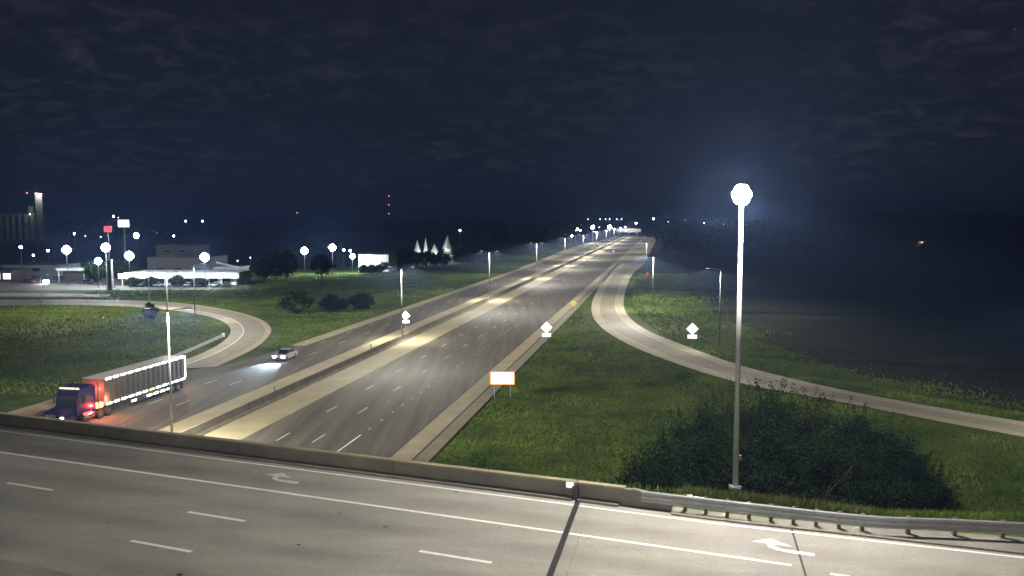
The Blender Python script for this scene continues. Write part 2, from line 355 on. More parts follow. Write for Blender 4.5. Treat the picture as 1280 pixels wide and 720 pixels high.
# kerb lip and dark joint between shoulder and gutter
sh = MB(); sh.strip([HW(s, -21.50, 0.004) for s in (S0, 330)], [HW(s, -21.28, 0.004) for s in (S0, 330)]).build('gutter_joint', 'rubber', kind='structure')
sh = MB(); sh.strip([HW(s, -23.68, 0.010) for s in (S0, 330)], [HW(s, -23.56, 0.010) for s in (S0, 330)]).build('shoulder_joint', 'rubber', kind='structure')
def dash_mesh(l, wd, m, name, parent, z):
    return MB().add([(-wd / 2, -l / 2, 0), (wd / 2, -l / 2, 0), (wd / 2, l / 2, 0), (-wd / 2, l / 2, 0)], [(0, 1, 2, 3)]).build(name, m, parent)
d0 = dash_mesh(3.05, .13, 'worn_paint', 'lane_dash', road_r, 0)
first = True
for t, pr in ((-36.1, road_r), (-32.45, road_r), (-54.2, road_l), (-57.7, road_l)):
    for k in range(40):
        s = 75.0 + 12.2 * (k - 2)
        if not first: o = share(d0, pr, HW(s, t, .012), -AH)
        else: d0.location = HW(s, t, .012); d0.rotation_euler = (0, 0, -AH); first = False
hstrip('lane_line', -28.98, -28.83, 40, 77, 'paint', 0.012, parent=road_r)
d1 = dash_mesh(.75, .11, 'worn_paint', 'lane_dot', road_r, 0); d1.location = HW(79.5, -28.9, .012); d1.rotation_euler = (0, 0, -AH)
for k in range(1, 26): share(d1, road_r, HW(79.5 + 3.66 * k, -28.9, .012), -AH)
# asphalt patches under the far lamps are left to light; loop ramp and entrance ramp
def ramp(name, A, B, cuts, zoff=0.0):
    q = [A * (1 - c) + B * c + np.array([0, 0, zoff]) for c in cuts]
    o = MB().strip(q[1], q[2]).build(name + '_road', 'ramp_lane', kind='structure')
    for i in (0, 2): MB().strip(q[i], q[i + 1]).build(name + '_shoulder', 'ramp_concrete', kind='structure')
    return o, q
er, erq = ramp('entrance_ramp', RA, RB, (0, .24, .74, 1))
lr, lrq = ramp('loop_ramp', LA, LB, (0, .14, .68, 1))
def side_line(q, k0, k1, off, wd, m, parent, name='edge_line'):
    mb = MB(); A = [p + np.array([0, 0, .015]) for p in q[k0:k1]]
    mb.sweep([(off - wd / 2, 0), (off + wd / 2, 0)], A, closed=False); return mb.build(name, m, parent)
side_line(lrq[2], 30, 88, 0, .18, 'paint', lr); side_line(lrq[1], 20, 88, 0, .12, 'paint_yellow', lr)
side_line(erq[1], 4, 68, 0, .12, 'paint_yellow', er); side_line(erq[2], 4, 68, 0, .12, 'worn_paint', er)
def taper(name, P, t_in, m1='asphalt', m2='concrete'):
    out = resample([un(*p, -.006) for p in P], 24); inn = []
    for q in out: s_, _ = hw_st(q[0], q[1]); inn.append(HW(float(s_), t_in, -.006))
    mid = [tuple(np.array(a) * .55 + np.array(b) * .45) for a, b in zip(inn, out)]
    MB().strip(inn, mid).build(name + '_road', m1, kind='structure'); MB().strip(mid, out).build(name + '_shoulder', m2, kind='structure')
taper('merge_taper', [(806, 330), (811, 318), (816, 308), (820, 301), (823, 297)], -21.5, 'ramp_lane', 'ramp_concrete'); taper('exit_taper', [(648, 335), (671, 327), (709, 311), (733, 304), (756, 299.5), (770, 297)], -61.3, 'ramp_lane', 'ramp_concrete')
FA, FB = resample([un(*p) for p in [(-200, 366), (-60, 366), (60, 366.4), (170, 368.5), (330, 374)]], 30), resample([un(*p) for p in [(-200, 370.5), (-60, 370.5), (60, 370.8), (170, 372), (330, 376)]], 30)
MB().strip(FA[:19], FB[:19]).build('frontage_road', 'ramp_lane', kind='structure')
MB().add([un(-160, 347, .03), un(318, 347, .03), un(312, 362, .03), un(-160, 364, .03)], [(3, 2, 1, 0)]).build('parking_lot', 'asphalt', kind='structure')

# median barrier with its lamp poles
def wall_along(mb, prof, s0, s1, t): return mb.sweep(prof, [HW(s, t) for s in np.linspace(s0, s1, 60)])
JB = [(-.32, -.05), (.32, -.05), (.32, .08), (.14, .33), (.09, 1.05), (-.09, 1.05), (-.14, .33), (-.32, .08)]
bar = thing('median_barrier', 'long concrete safety barrier dividing the two freeway carriageways', 'barrier')
seg = MB().prism([(u, v) for u, v in JB], -7.47, 7.47, 'y').build('barrier_segment', 'barrier', bar)
seg.location = HW(20, -44.5); seg.rotation_euler = (0, 0, -AH)
for k in range(1, 72): share(seg, bar, HW(20 + 15 * k, -44.5), -AH)

# ------------------------------------------------------------------ bridge
def bstrip(name, n0, n1, s0, s1, m, z, parent=None, kind='structure'):
    return MB().add([BR(s0, n0, z), BR(s1, n0, z), BR(s1, n1, z), BR(s0, n1, z)], [(0, 1, 2, 3)]).build(name, m, parent, kind=None if parent else kind)
JW = math.tan(AH + (AB - math.pi / 2) - 2 * (AB - math.pi / 2))       # skew of the expansion joint
def joint_s(n): return -11.45 + (36.94 - n) * 0.175
dk = MB()
dv = [BR(-120, 9, ZD), BR(joint_s(9), 9, ZD), BR(joint_s(38.3), 38.3, ZD), BR(-120, 38.3, ZD)]
dk.add(dv + [(x, y, z - 1.5) for x, y, z in dv], [(0, 1, 2, 3), (7, 6, 5, 4), (0, 4, 5, 1), (1, 5, 6, 2), (2, 6, 7, 3), (3, 7, 4, 0)])
deck = dk.build('bridge_deck_road', 'deck', kind='structure')
ap = MB().add([BR(joint_s(9) + .28, 9, ZD), BR(60, 9, ZD), BR(60, 38.9, ZD), BR(30, 38.75, ZD), BR(8, 38.0, ZD), BR(joint_s(38) + .28, 37.9, ZD)], [(0, 1, 2, 3, 4, 5)]).build('approach_road', 'deck', kind='structure')
MB().add([BR(joint_s(9), 9, ZD - .02), BR(joint_s(9) + .28, 9, ZD - .02), BR(joint_s(38) + .28, 38, ZD - .02), BR(joint_s(38), 38, ZD - .02)], [(0, 1, 2, 3)]).build('expansion_joint', 'rubber', deck)
for n0 in (9.0,):
    MB().add([BR(-.72 + .145 * (33 - 9) / 1, 9, ZD + .006)] + [BR(-.62 + .145 * 24, 9, ZD + .006), BR(-1.75, 38.0, ZD + .006), BR(-1.83, 38.0, ZD + .006)], [(0, 1, 2, 3)]).build('slab_joint', 'rubber', ap)
MB().add([BR(joint_s(9) + .75, 9, ZD + .005), BR(joint_s(9) + .78, 9, ZD + .005), BR(joint_s(38) + .78, 38, ZD + .005), BR(joint_s(38) + .75, 38, ZD + .005)], [(0, 1, 2, 3)]).build('saw_cut', 'gutter', ap)
zp = ZD + .008
edge_n = lambda s: 37.02 + np.interp(s, [-5, 7, 30], [0, .65, 1.1])
def bline(name, nf, wd, s0, s1, m, parent, k=24):
    S = np.linspace(s0, s1, k); return MB().strip([BR(s, nf(s) - wd / 2, zp) for s in S], [BR(s, nf(s) + wd / 2, zp) for s in S]).build(name, m, parent)
bline('edge_line', edge_n, .15, -120, joint_s(37), 'paint', deck); bline('edge_line', edge_n, .15, joint_s(37) + .28, 60, 'paint', ap)
bline('lane_line', lambda s: 33.51 + 0 * s, .20, -120, joint_s(33.5), 'paint', deck); bline('lane_line', lambda s: 33.51 + 0 * s, .20, joint_s(33.5) + .28, -1.5, 'paint', ap)
bd = MB().add([(-1.6, -.10, 0), (1.6, -.10, 0), (1.6, .10, 0), (-1.6, .10, 0)], [(0, 1, 2, 3)]).build('lane_dash', 'paint', deck)
bd.location = BR(-14.05, 29.45, zp); bd.rotation_euler = (0, 0, math.pi / 2 - AB)
for s in (-26.1, -37.8, -49.6, -61.4): share(bd, deck, BR(s, 29.62, zp), math.pi / 2 - AB)
for s in (-14.1, -25.8, -37.6, -49.4): share(bd, deck, BR(s, 26.0, zp), math.pi / 2 - AB)
o = share(bd, ap, BR(.25, 33.2, zp), math.pi / 2 - AB); o.scale = (.22, 1, 1)
for s in (-2.3, 9.5, 21): share(bd, ap, BR(s, 29.4, zp), math.pi / 2 - AB)
def arrow(s, n, m, parent, wear=False):              # right-turn arrow for traffic running towards -s, turning away from the near side
    p = []
    stem = [(1.45, -.10), (.55, -.10), (.05, -.02), (-.22, .22), (-.30, .5)]; wdt = .17
    A = [(x, y - wdt) if i < 2 else (x - wdt * .75, y - wdt * .7) for i, (x, y) in enumerate(stem)]
    B = [(x, y + wdt) if i < 2 else (x + wdt * .75, y + wdt * .5) for i, (x, y) in enumerate(stem)]
    k = len(stem); vs = A + B; fs = [(i, i + 1, k + i + 1, k + i) for i in range(k - 1)]
    h = len(vs); vs += [(-1.05, .50), (.62, .50), (-.32, 1.15)]; fs.append((h, h + 1, h + 2))
    return MB().add([BR(s + x, n + y * .9, zp + (.002 if i >= h else 0)) for i, (x, y) in enumerate(vs)], fs).build('turn_arrow', m, parent)
arrow(-2.15, 35.0, 'paint', ap); arrow(-27.0, 35.15, 'worn_paint', deck)
# small dark spots and tar on the deck
for s, n, r in ((-21.1, 32.0, .09), (-18.3, 31.3, .11), (-20.6, 28.2, .10), (-23.0, 24.1, .13), (-13.6, 33.0, .06), (-30, 27.2, .07), (-17.4, 36.7, .10)):
    mb = MB(); k = 9
    mb.add([BR(s + r * random.uniform(.7, 1.6) * math.cos(6.283 * i / k), n + r * random.uniform(.5, 1.0) * math.sin(6.283 * i / k), zp + .003) for i in range(k)], [tuple(range(k))]); mb.build('tar_spot', 'rubber', deck)
# raised median at the near side of the lanes
MB().sweep([(0, -.05), (0, .15), (1.6, .15), (1.6, -.05)], [BR(s, 22.3, ZD) for s in (-120, joint_s(22))]).build('kerb_island', 'parapet', kind='structure')

# parapet of the bridge
pp = thing('bridge_parapet', 'long concrete parapet wall with pale coping along the overpass edge', 'parapet')
def bpath(n, s0, s1, k=2, z=ZD): return [BR(s, n, z) for s in np.linspace(s0, s1, k)]
WALL = [(.0, -.1), (.0, .76), (-.30, .76), (-.30, -1.2)]
js = joint_s(38)
for i in range(11):
    a = js - .02 - 10.0 * (i + 1); MB().sweep(WALL, bpath(37.92, a + .03, js - .02 - 10.0 * i)).build('wall_panel', 'parapet', pp)
MB().sweep(WALL, bpath(37.92, js + .06, js + 2.75)).build('wall_panel', 'parapet', pp)
MB().sweep([(.03, .762), (.03, .84), (-.33, .84), (-.33, .762)], bpath(37.92, -120, js - .02)).build('coping', 'concrete', pp)
MB().sweep([(.03, .762), (.03, .84), (-.33, .84), (-.33, .762)], bpath(37.92, js + .06, js + 2.4)).build('coping', 'concrete', pp)
MB().sweep([(.42, -.02), (.40, .11), (.002, .13), (.002, -.02)], bpath(37.92, -120, js - .1)).build('kerb', 'parapet', pp)
MB().sweep([(.42, -.02), (.40, .11), (.002, .13), (.002, -.02)], bpath(37.92, js + .18, js + 2.2)).build('kerb', 'parapet', pp)
eb = MB(); e0, e1 = js + 2.752, js + 4.6                # sloped end block
eb.add([BR(e0, 37.92, ZD - .1), BR(e1, 38.0, ZD - .1), BR(e1, 38.0, ZD + .52), BR(e0, 37.92, ZD + .80), BR(e0, 38.24, ZD - .4), BR(e1, 38.24, ZD - .4), BR(e1, 38.24, ZD + .52), BR(e0, 38.24, ZD + .80)],
       [(0, 1, 2, 3), (7, 6, 5, 4), (3, 2, 6, 7), (0, 4, 5, 1), (1, 5, 6, 2), (0, 3, 7, 4)]).build('end_block', 'parapet', pp)
MB().box(BR(js + .0, 37.83, ZD + .33), (.30, .12, .62), math.pi / 2 - AB).build('joint_cover', 'dark_steel', pp)
rf = thing('reflector_plate', 'small white rectangular reflector plate on the parapet beside the expansion joint', 'reflector', BR(js - .28, 37.86, ZD + .60), math.pi / 2 - AB)
MB().box((0, 0, .07), (.36, .03, .26)).build('plate', 'reflector', rf); MB().box((0, .045, .06), (.10, .06, .16)).build('bracket', 'dark_steel', rf)

# guardrail beyond the parapet
WB = [(.0, .26), (.05, .30), (.05, .36), (.0, .40), (.0, .44), (.05, .48), (.05, .55), (.0, .59), (.0, .63), (.05, .67), (.05, .74), (.0, .78), (-.03, .78), (-.03, .26)]
grail = thing('guardrail', 'galvanised steel guardrail on posts running from the end of the bridge parapet', 'guardrail')
gp = resample([BR(js + 3.2, 37.93, ZD), BR(js + 6, 37.97, ZD), BR(0, 38.1, ZD), BR(2.2, 38.35, ZD), BR(4.2, 39.0, ZD), BR(8, 39.9, ZD - .02), BR(12, 40.8, ZD - .05), BR(18, 41.9, ZD - .1), BR(30, 43.3, ZD - .1)], 90)
gl = np.r_[0, np.cumsum(np.linalg.norm(np.diff(gp, axis=0), axis=1))]
def on_rail(u): return [float(np.interp(u, gl, gp[:, i])) for i in range(3)]
k = 0
while k * 3.81 < gl[-1] - 1:                          # lapped rail lengths
    us = np.linspace(k * 3.81, min(k * 3.81 + 3.79, gl[-1]), 8); MB().sweep(WB, [on_rail(u) for u in us]).build('rail_beam', 'steel', grail); k += 1
post = MB().box((0, .27, .31), (.15, .20, .86)).build('post', 'wood_post', grail)
blk = MB().box((0, .10, .65), (.15, .14, .30)).build('spacer_block', 'wood_post', grail)
u, us = 2.0, []
while u < gl[-1]: us.append(u); u += .95 if u < 9.5 else 1.9
for i, u in enumerate(us):
    a, b = on_rail(max(u - .3, 0)), on_rail(u + .3); ang = math.atan2(b[1] - a[1], b[0] - a[0])
    for o in (post, blk):
        q = o if i == 0 else share(o, grail, (0, 0, 0)); q.location = on_rail(u); q.rotation_euler = (0, 0, ang)
MB().strip([BR(s, edge_n(s) + .55, ZD - .01) for s in np.linspace(js + 4.5, 40, 30)], [BR(s, n + 1.0, ZD - .03) for s, n in [(x, edge_n(x) + .6 + max(0, (x + 2) * .10)) for x in np.linspace(js + 4.5, 40, 30)]]).build('verge_paving', 'parapet', kind='structure')
MB().sweep([(.2, -.1), (.2, .07), (0, .08), (0, -.1)], [BR(s, edge_n(s) + .55, ZD) for s in np.linspace(js + 4.7, 40, 30)]).build('kerb', 'parapet', kind='structure')
bag = thing('fallen_sign_panel', 'small crumpled white panel lying in the grass behind the guardrail', 'panel', BR(-6.3, 39.6, ZD + .12), math.pi / 2 - AB)
MB().box((-.22, 0, .08), (.42, .3, .16), .2, (.8, .7)).build('panel', 'paint', bag); MB().box((.32, .02, .06), (.62, .22, .11), -.1, (.9, .8)).build('folded_flap', 'paint', bag)

# ------------------------------------------------------------------ lamp poles
WHITE = (1.0, 0.94, 0.80); COOL = (0.80, 0.90, 1.0)
def light_pole(name, label, group, loc, h, arms, rz, power, two=False, core=.6, r=.13, color=WHITE, base=.35, bat=1.0):
    t = thing(name, label, 'lamp post', loc, rz, group)
    MB().tube((0, 0, -.1), (0, 0, base), .26, .24, 10).build('foundation', 'barrier', t)
    MB().tube((0, 0, base), (0, 0, h), r, r * .55, 10).build('shaft', 'post_steel', t, True)
    MB().box((0, 0, base + .05), (.4, .4, .06)).build('base_plate', 'steel', t)
    for sx in arms:
        MB().path([(0, 0, h - .12), (sx * .6, 0, h + .12), (sx * 1.7, 0, h + .25)], .045).build('arm', 'pole_steel', t)
        hd = MB().box((sx * 2.0, 0, h + .27), (.75, .32, .12), 0, (.8, .7)).build('luminaire', 'pole_steel', t)
        MB().box((sx * 2.05, 0, h + .195), (.5, .24, .03)).build('lens', 'lamp_off', hd)
        if power and two: lamp('road', power / len(arms), color, (sx * 2.05, 0, h + .10), t, .12, 0, bat, core)
    if power and not two: lamp('road', power, color, (sum(arms) * 2.05 / max(1, len(arms)), 0, h + .02 if sum(arms) else h + .6), t, .15, 0, bat, core)
    return t
PW = 20000
for k, s in enumerate((69.6, 139.3, 214, 297, 385, 475, 570, 670, 780, 900, 1020)):
    light_pole('median_lamp_post', 'double-armed lamp post standing on the median barrier between the carriageways', 'lamp posts along the freeway median',
               HW(s, -44.5, .62), 12.1, (-1, 1), -AH, PW * (1.0 if k < 3 else 1.35 if k < 5 else 1.8), two=(k < 6), core=1.6, base=.45, bat=1.2)
def at_base(px, py, z=0): return un(px, py, z)
p = un(899, 437, .6); light_pole('ramp_lamp_post', 'slim single-armed lamp post on the grass between the entrance ramp and the dark field', None, p, 12.6, (-1,), R(-20), 8000, r=.12)
p = un(1400, 544, 2.9); light_pole('ramp_lamp_post', 'single-armed lamp post where the entrance ramp climbs to the overpass, outside the view', None, p, 12.6, (-1,), R(60), 9000, r=.12)
p = un(816, 388, 0); light_pole('ramp_lamp_post', 'slim single-armed lamp post beside the entrance ramp where it meets the freeway', None, p, 12.6, (-1,), R(-10), 34000, r=.12)
p = un(808, 346, 0); light_pole('ramp_lamp_post', 'lamp post at the freeway edge beyond the ramp, above the red sign', None, p, 13.0, (-1,), R(-10), 14000, r=.14)
p = un(211, 444, 0); light_pole('ramp_lamp_post', 'bright steel lamp post on the grass inside the loop ramp, nearest the trailer', None, p, 12.8, (1,), R(20), 4000, r=.13)
p = un(244, 403, 0); light_pole('ramp_lamp_post', 'slim lamp post at the inner grass edge of the loop ramp bend', None, p, 11.8, (1,), R(50), 14000, r=.12)
p = un(187, 388, 0); light_pole('ramp_lamp_post', 'thin dim lamp post beside the small round shrub inside the loop ramp', None, p, 9.0, (1,), R(70), 9000, r=.11)
p = un(53, 397, 0); light_pole('ramp_lamp_post', 'thin dim lamp post far along the loop ramp near the frontage road', None, p, 9.0, (1,), R(80), 9000, r=.10)

# tall mast at the end of the overpass
MX, MY, MZ = un(919, 613, 7.35)
mst = thing('lamp_mast', 'tall lit steel lamp mast standing in the grass behind the guardrail', 'lamp post', (MX, MY, MZ - .05), R(15))
HM = 15.0
MB().tube((0, 0, -.3), (0, 0, .22), .34, .32, 14).build('foundation', 'barrier', mst)
MB().tube((0, 0, .22), (0, 0, HM), .15, .09, 16).build('shaft', 'pole_steel', mst, True)
MB().box((0, 0, .26), (.5, .5, .07)).build('base_plate', 'steel', mst)
MB().box((.17, -.06, 1.75), (.12, .16, .26)).build('service_box', 'steel', mst)
def mast_head(t, h, light):
    MB().tube((0, 0, h - .55), (0, 0, h + .42), .06, .05, 8).build('head_tube', 'pole_steel', t)
    for z, r, k in ((-.22, .12, 4), (0.0, .22, 8), (.22, .12, 4)):
        for i in range(k):
            a = 6.283 * i / k + z; x, y = math.cos(a) * r, math.sin(a) * r
            hd = MB().box((x * .6, y * .6, h + z), (.16, .16, .10), a).build('luminaire', 'pole_steel', t)
            MB().ball((x, y, h + z), .26, 14, 10).build('lens', 'lamp_core', hd, True)  # globes clustered and enlarged to build the lamp's bloom disc as shape
    lamp('road', light, (1.0, .96, .88), (0, 0, h), t, .56, 1.8, .75, .0)
mast_head(mst, HM - .05, 9500)
nm = thing('lamp_mast', 'lamp mast on the near side of the overpass, outside the view', 'lamp post', (-11, -6, float(ground_z(-11., -6.)) - .1))
MB().tube((0, 0, -.3), (0, 0, .22), .34, .32, 14).build('foundation', 'barrier', nm); MB().tube((0, 0, .22), (0, 0, 19.6), .18, .10, 16).build('shaft', 'pole_steel', nm, True)
mast_head(nm, 20.0, 6500)

# ------------------------------------------------------------------ road signs
def sign_post(t, h, r=.05): MB().tube((0, 0, -.2), (0, 0, h), r, r, 6).build('post', 'steel', t)
def diamond(t, z, half, m, name='diamond_panel', y=-.06):
    MB().add([(0, y, z - half), (half, y, z), (0, y, z + half), (-half, y, z), (0, y + .02, z - half), (half, y + .02, z), (0, y + .02, z + half), (-half, y + .02, z)],
             [(0, 1, 2, 3), (7, 6, 5, 4), (0, 4, 5, 1), (1, 5, 6, 2), (2, 6, 7, 3), (3, 7, 4, 0)]).build(name, m, t)
def plate(t, z, wd, h, m, name='plate', y=-.06, x=0): return MB().box((x, y, z), (wd, .02, h)).build(name, m, t)
def merge_sign(loc, label, k=1.0, rz=0.0):
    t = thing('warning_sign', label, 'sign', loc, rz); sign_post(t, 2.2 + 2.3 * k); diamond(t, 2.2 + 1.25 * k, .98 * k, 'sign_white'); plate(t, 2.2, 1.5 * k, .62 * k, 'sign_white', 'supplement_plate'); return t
merge_sign(HW(141.5, -44.5, .95), 'white diamond sign with plate below, on the median barrier', .85, R(2))
q = HW(148.5, -20.6); q = un(683, 434, -.05); merge_sign((q[0], q[1], -.2), 'white diamond sign with plate below, on the grass beside the outbound shoulder', 1.0, R(0))
q = un(865, 437, .3); merge_sign((q[0], q[1], .2), 'white diamond sign with plate below, beyond the entrance ramp bend', 1.0, R(-5))
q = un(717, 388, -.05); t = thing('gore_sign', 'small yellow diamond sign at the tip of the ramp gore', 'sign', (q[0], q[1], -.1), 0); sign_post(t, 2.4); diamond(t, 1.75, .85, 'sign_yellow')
q = un(628, 497, -.05); q = (q[0], q[1], float(ground_z(q[0], q[1])))
t = thing('message_sign', 'wide white sign with orange border on two posts beside the outbound shoulder', 'sign', q, R(-1))
for x in (-.95, .95): MB().tube((x, .06, -.2), (x, .06, 3.2), .06, .06, 6).build('post', 'steel', t)
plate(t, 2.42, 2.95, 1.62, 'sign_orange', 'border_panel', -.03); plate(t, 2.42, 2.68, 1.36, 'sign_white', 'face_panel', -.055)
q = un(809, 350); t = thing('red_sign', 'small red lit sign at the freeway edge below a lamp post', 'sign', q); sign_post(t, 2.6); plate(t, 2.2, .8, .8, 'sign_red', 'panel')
for s, h in ((123.5, .75), (90.5, .55)):
    t = thing('delineator', 'thin green delineator stub on top of the median barrier, ' + ('taller one' if h > .6 else 'shorter one'), 'marker post', HW(s, -44.5, 1.05)); MB().tube((0, 0, -.02), (0, 0, h), .07, .06, 6).build('stake', 'green_plastic', t); MB().box((0, -.06, h - .12), (.13, .03, .2)).build('reflector', 'green_plastic', t)

# end terminal guardrail inside the loop ramp merge
g2 = thing('short_guardrail', 'short steel guardrail with a bright rounded end beside the loop ramp merge', 'guardrail')
pts = resample([un(196, 460, 0), un(240, 441, 0), un(279, 423, 0)], 14)
gg = np.r_[0, np.cumsum(np.linalg.norm(np.diff(pts, axis=0), axis=1))]
MB().sweep([(u * 1.2, v * 1.1) for u, v in WB], [tuple(p) for p in pts]).build('rail_beam', 'steel', g2)
e = pts[-1]; MB().box((e[0], e[1], .62), (.5, .5, .62), .4).build('end_cap', 'paint', g2)
pz = MB().box((0, 0, .35), (.15, .2, .86)).build('post', 'wood_post', g2)
for i, u in enumerate(np.arange(.5, gg[-1], 1.9)):
    o = pz if i == 0 else share(pz, g2, (0, 0, 0)); o.location = [float(np.interp(u, gg, pts[:, j])) for j in range(2)] + [0]; o.location.x -= .2

# ------------------------------------------------------------------ vehicles
def wheel(parent, x, y, r, wd, rim='chrome', rimr=.55):
    sx = 1 if x > 0 else -1
    wh = MB().tube((x - wd / 2, y, r), (x + wd / 2, y, r), r, r, 18).build('wheel', 'tyre', parent)
    MB().tube((x + sx * (wd / 2 - .02), y, r), (x + sx * (wd / 2 + .015), y, r), r * rimr, r * rimr * .8, 12).build('rim', rim, wh)
    return wh
trk = thing('semi_truck', 'long semi truck with a box trailer outlined in marker lights and a blue cab', 'truck', HW(94.6, -59.75, .0), -AH)
TL, TW = 15.3, 2.6
tb = MB().box((0, -TL / 2, 2.66), (TW, TL, 2.84)).build('trailer_body', 'trailer_side', trk)
MB().box((0, -TL / 2, 4.12), (TW - .1, TL - .1, .07)).build('trailer_roof', 'trailer_roof', tb)
rib = MB().box((0, 0, 0), (.05, .09, 2.5)).build('side_rib', 'trailer_side', tb); rib.location = (TW / 2 + .026, -.6, 2.66)
for i in range(1, 16): share(rib, tb, (TW / 2 + .026, -.6 - i * .94, 2.66))
for z in (1.32, 4.0): MB().box((TW / 2 + .02, -TL / 2, z), (.06, TL, .14)).build('side_rail', 'chrome', tb)
rd = MB().box((0, .03, 2.66), (TW - .16, .05, 2.6)).build('rear_door', 'trailer_roof', tb)
for x in (-.35, .35): MB().tube((x, .08, 1.4), (x, .08, 3.9), .025, .025, 6).build('lock_bar', 'chrome', rd)
MB().box((TW / 2 - .10, .10, 2.75), (.34, .12, 2.55)).build('rear_light_bar', 'marker_light', trk)
MB().box((TW / 2 - .25, .10, 4.08), (.65, .12, .12)).build('rear_light_bar', 'marker_light', trk)
ml = MB().box((0, 0, 0), (.08, .84, .20)).build('marker_light', 'marker_light', trk); ml.location = (TW / 2 + .06, -.55, 4.05)
for i in range(1, 12): share(ml, trk, (TW / 2 + .06, -.55 - i * 1.28, 4.05))
for i in range(12):
    o = share(ml, trk, (TW / 2 + .06, -.55 - i * 1.28, 1.36))
    if i == 5: o.data = o.data.copy(); o.data.materials[0] = MATS['marker_amber']
for y in (-3.4, -4.7, -6.0, -7.3, -10.2): share(ml, trk, (TW / 2 - .05, y, .72))
sk = MB().box((TW / 2 - .12, -7.2, .85), (.04, 5.6, .6)).build('side_skirt', 'truck_dark', trk)
MB().box((0, -7.6, 1.12), (1.2, 14.6, .22)).build('chassis_rail', 'truck_dark', trk)
for y in (-1.4, -2.75):
    for x in (-1.02, 1.02): wheel(trk, x, y, .52, .5)
for x in (-.8, .8): MB().tube((x, -11.8, .1), (x, -11.8, 1.1), .07, .07, 6).build('landing_leg', 'truck_dark', trk)
for x in (-1, 1):
    MB().tube((x * 1.05, -18.6, .75), (x * 1.05, -17.0, .75), .32, .32, 12).build('fuel_tank', 'chrome', trk)
    MB().box((x * 1.0, -.45, .55), (.55, .03, .75)).build('mud_flap', 'tyre', trk)
# tractor
MB().box((0, -17.9, .85), (1.1, 8.6, .28)).build('tractor_frame', 'truck_dark', trk)
sl = MB().prism([(-16.6, 1.1), (-16.6, 3.75), (-17.2, 3.95), (-18.9, 3.70), (-19.5, 2.75), (-19.5, 1.1)], -1.2, 1.2, 'x').build('cab', 'truck_blue', trk)
MB().prism([(-19.0, 2.0), (-18.9, 3.55), (-19.52, 2.80), (-19.56, 2.0)], -1.08, 1.08, 'x').build('windshield', 'glass_dark', sl)
for x in (-1.215, 1.215): MB().box((x, -18.6, 2.55), (.03, .9, .75)).build('side_window', 'glass_dark', sl)
MB().prism([(-19.5, .75), (-19.5, 2.15), (-21.4, 1.85), (-21.75, 1.6), (-21.75, .75)], -.95, .95, 'x').build('hood', 'truck_blue', trk)
MB().box((0, -21.80, 1.25), (1.2, .08, .9)).build('grille', 'chrome', trk); MB().box((0, -21.9, .62), (2.4, .25, .36)).build('bumper', 'chrome', trk)
for x in (-1, 1):
    MB().box((x * 1.06, -20.6, .82), (.32, 1.6, .9), 0, (.8, .8)).build('fender', 'truck_blue', trk)
    MB().box((x * .98, -21.5, 1.25), (.36, .22, .30)).build('headlight', 'lamp_soft', trk)
    MB().tube((x * 1.32, -16.3, 1.0), (x * 1.32, -16.3, 4.0), .09, .09, 8).build('exhaust_stack', 'chrome', trk)
    MB().box((x * 1.50, -19.4, 2.6), (.08, .2, .7)).build('mirror', 'truck_dark', trk)
    for y in (-14.6, -15.9): wheel(trk, x * 1.0, y, .52, .5)
    wheel(trk, x * 1.05, -20.4, .52, .32)
for x in (-.9, -.45, 0, .45, .9): MB().box((x, -18.95, 3.78), (.26, .2, .11)).build('roof_marker', 'marker_amber', sl)
for x in (-.7, 0, .7): MB().box((x, -16.52, 3.2), (.4, .06, .16)).build('rear_work_light', 'beacon_red', trk)
MB().box((1.05, -16.0, 1.45), (.5, .9, .5)).build('step_lamp', 'marker_amber', trk); MB().box((1.15, -17.9, 1.02), (.2, 1.2, .3)).build('step_light', 'lamp_red', trk)
lamp('pt', 600, (1.0, .07, .04), (.35, -15.9, 2.9), trk, .12); lamp('pt', 380, (1.0, .06, .06), (1.75, -16.6, 1.5), trk, .1); lamp('pt', 300, (1.0, .5, .15), (1.7, -15.2, 1.9), trk, .1)
lamp('pt', 70, (1.0, .2, .15), (1.0, .9, 1.4), trk, .1)

def car(name, label, loc, rz, paint, lights=True, tail=False, group=None, k=1.0):
    t = thing(name, label, 'car', loc, rz, group)
    body = MB().prism([(-2.25, .30), (-2.28, .62), (-2.0, .78), (-.95, .92), (1.55, .98), (2.15, .92), (2.25, .6), (2.2, .3)], -.88, .88, 'x').build('body', paint, t)
    MB().prism([(-1.0, .925), (-.35, 1.40), (.75, 1.44), (1.5, .985)], -.74, .74, 'x').build('greenhouse', 'glass_dark', t)
    MB().prism([(-.38, 1.405), (-.2, 1.47), (.6, 1.49), (.78, 1.445)], -.70, .70, 'x').build('roof', paint, t)
    for x in (-.80, .80):
        for y in (-1.4, 1.35): wheel(t, x, y, .33, .2)
        MB().box((x * .82, -2.22, .68), (.46, .18, .26)).build('headlight', 'lamp_core' if lights else 'chrome', t)
        MB().box((x * .85, 2.22, .75), (.34, .08, .16)).build('tail_light', 'lamp_red' if (lights or tail) else 'car_red', t)
        MB().box((x * 1.18, -.75, 1.0), (.16, .1, .12)).build('mirror', paint, t)
    MB().box((0, -2.28, .45), (1.2, .06, .16)).build('grille', 'car_dark', t)
    return t
cr = car('oncoming_car', 'pale car with bright bluish headlights driving on the inbound carriageway', HW(118.0, -56.1), -AH, 'car_paint')
cr.scale = (1.05, 1.05, 1.05)
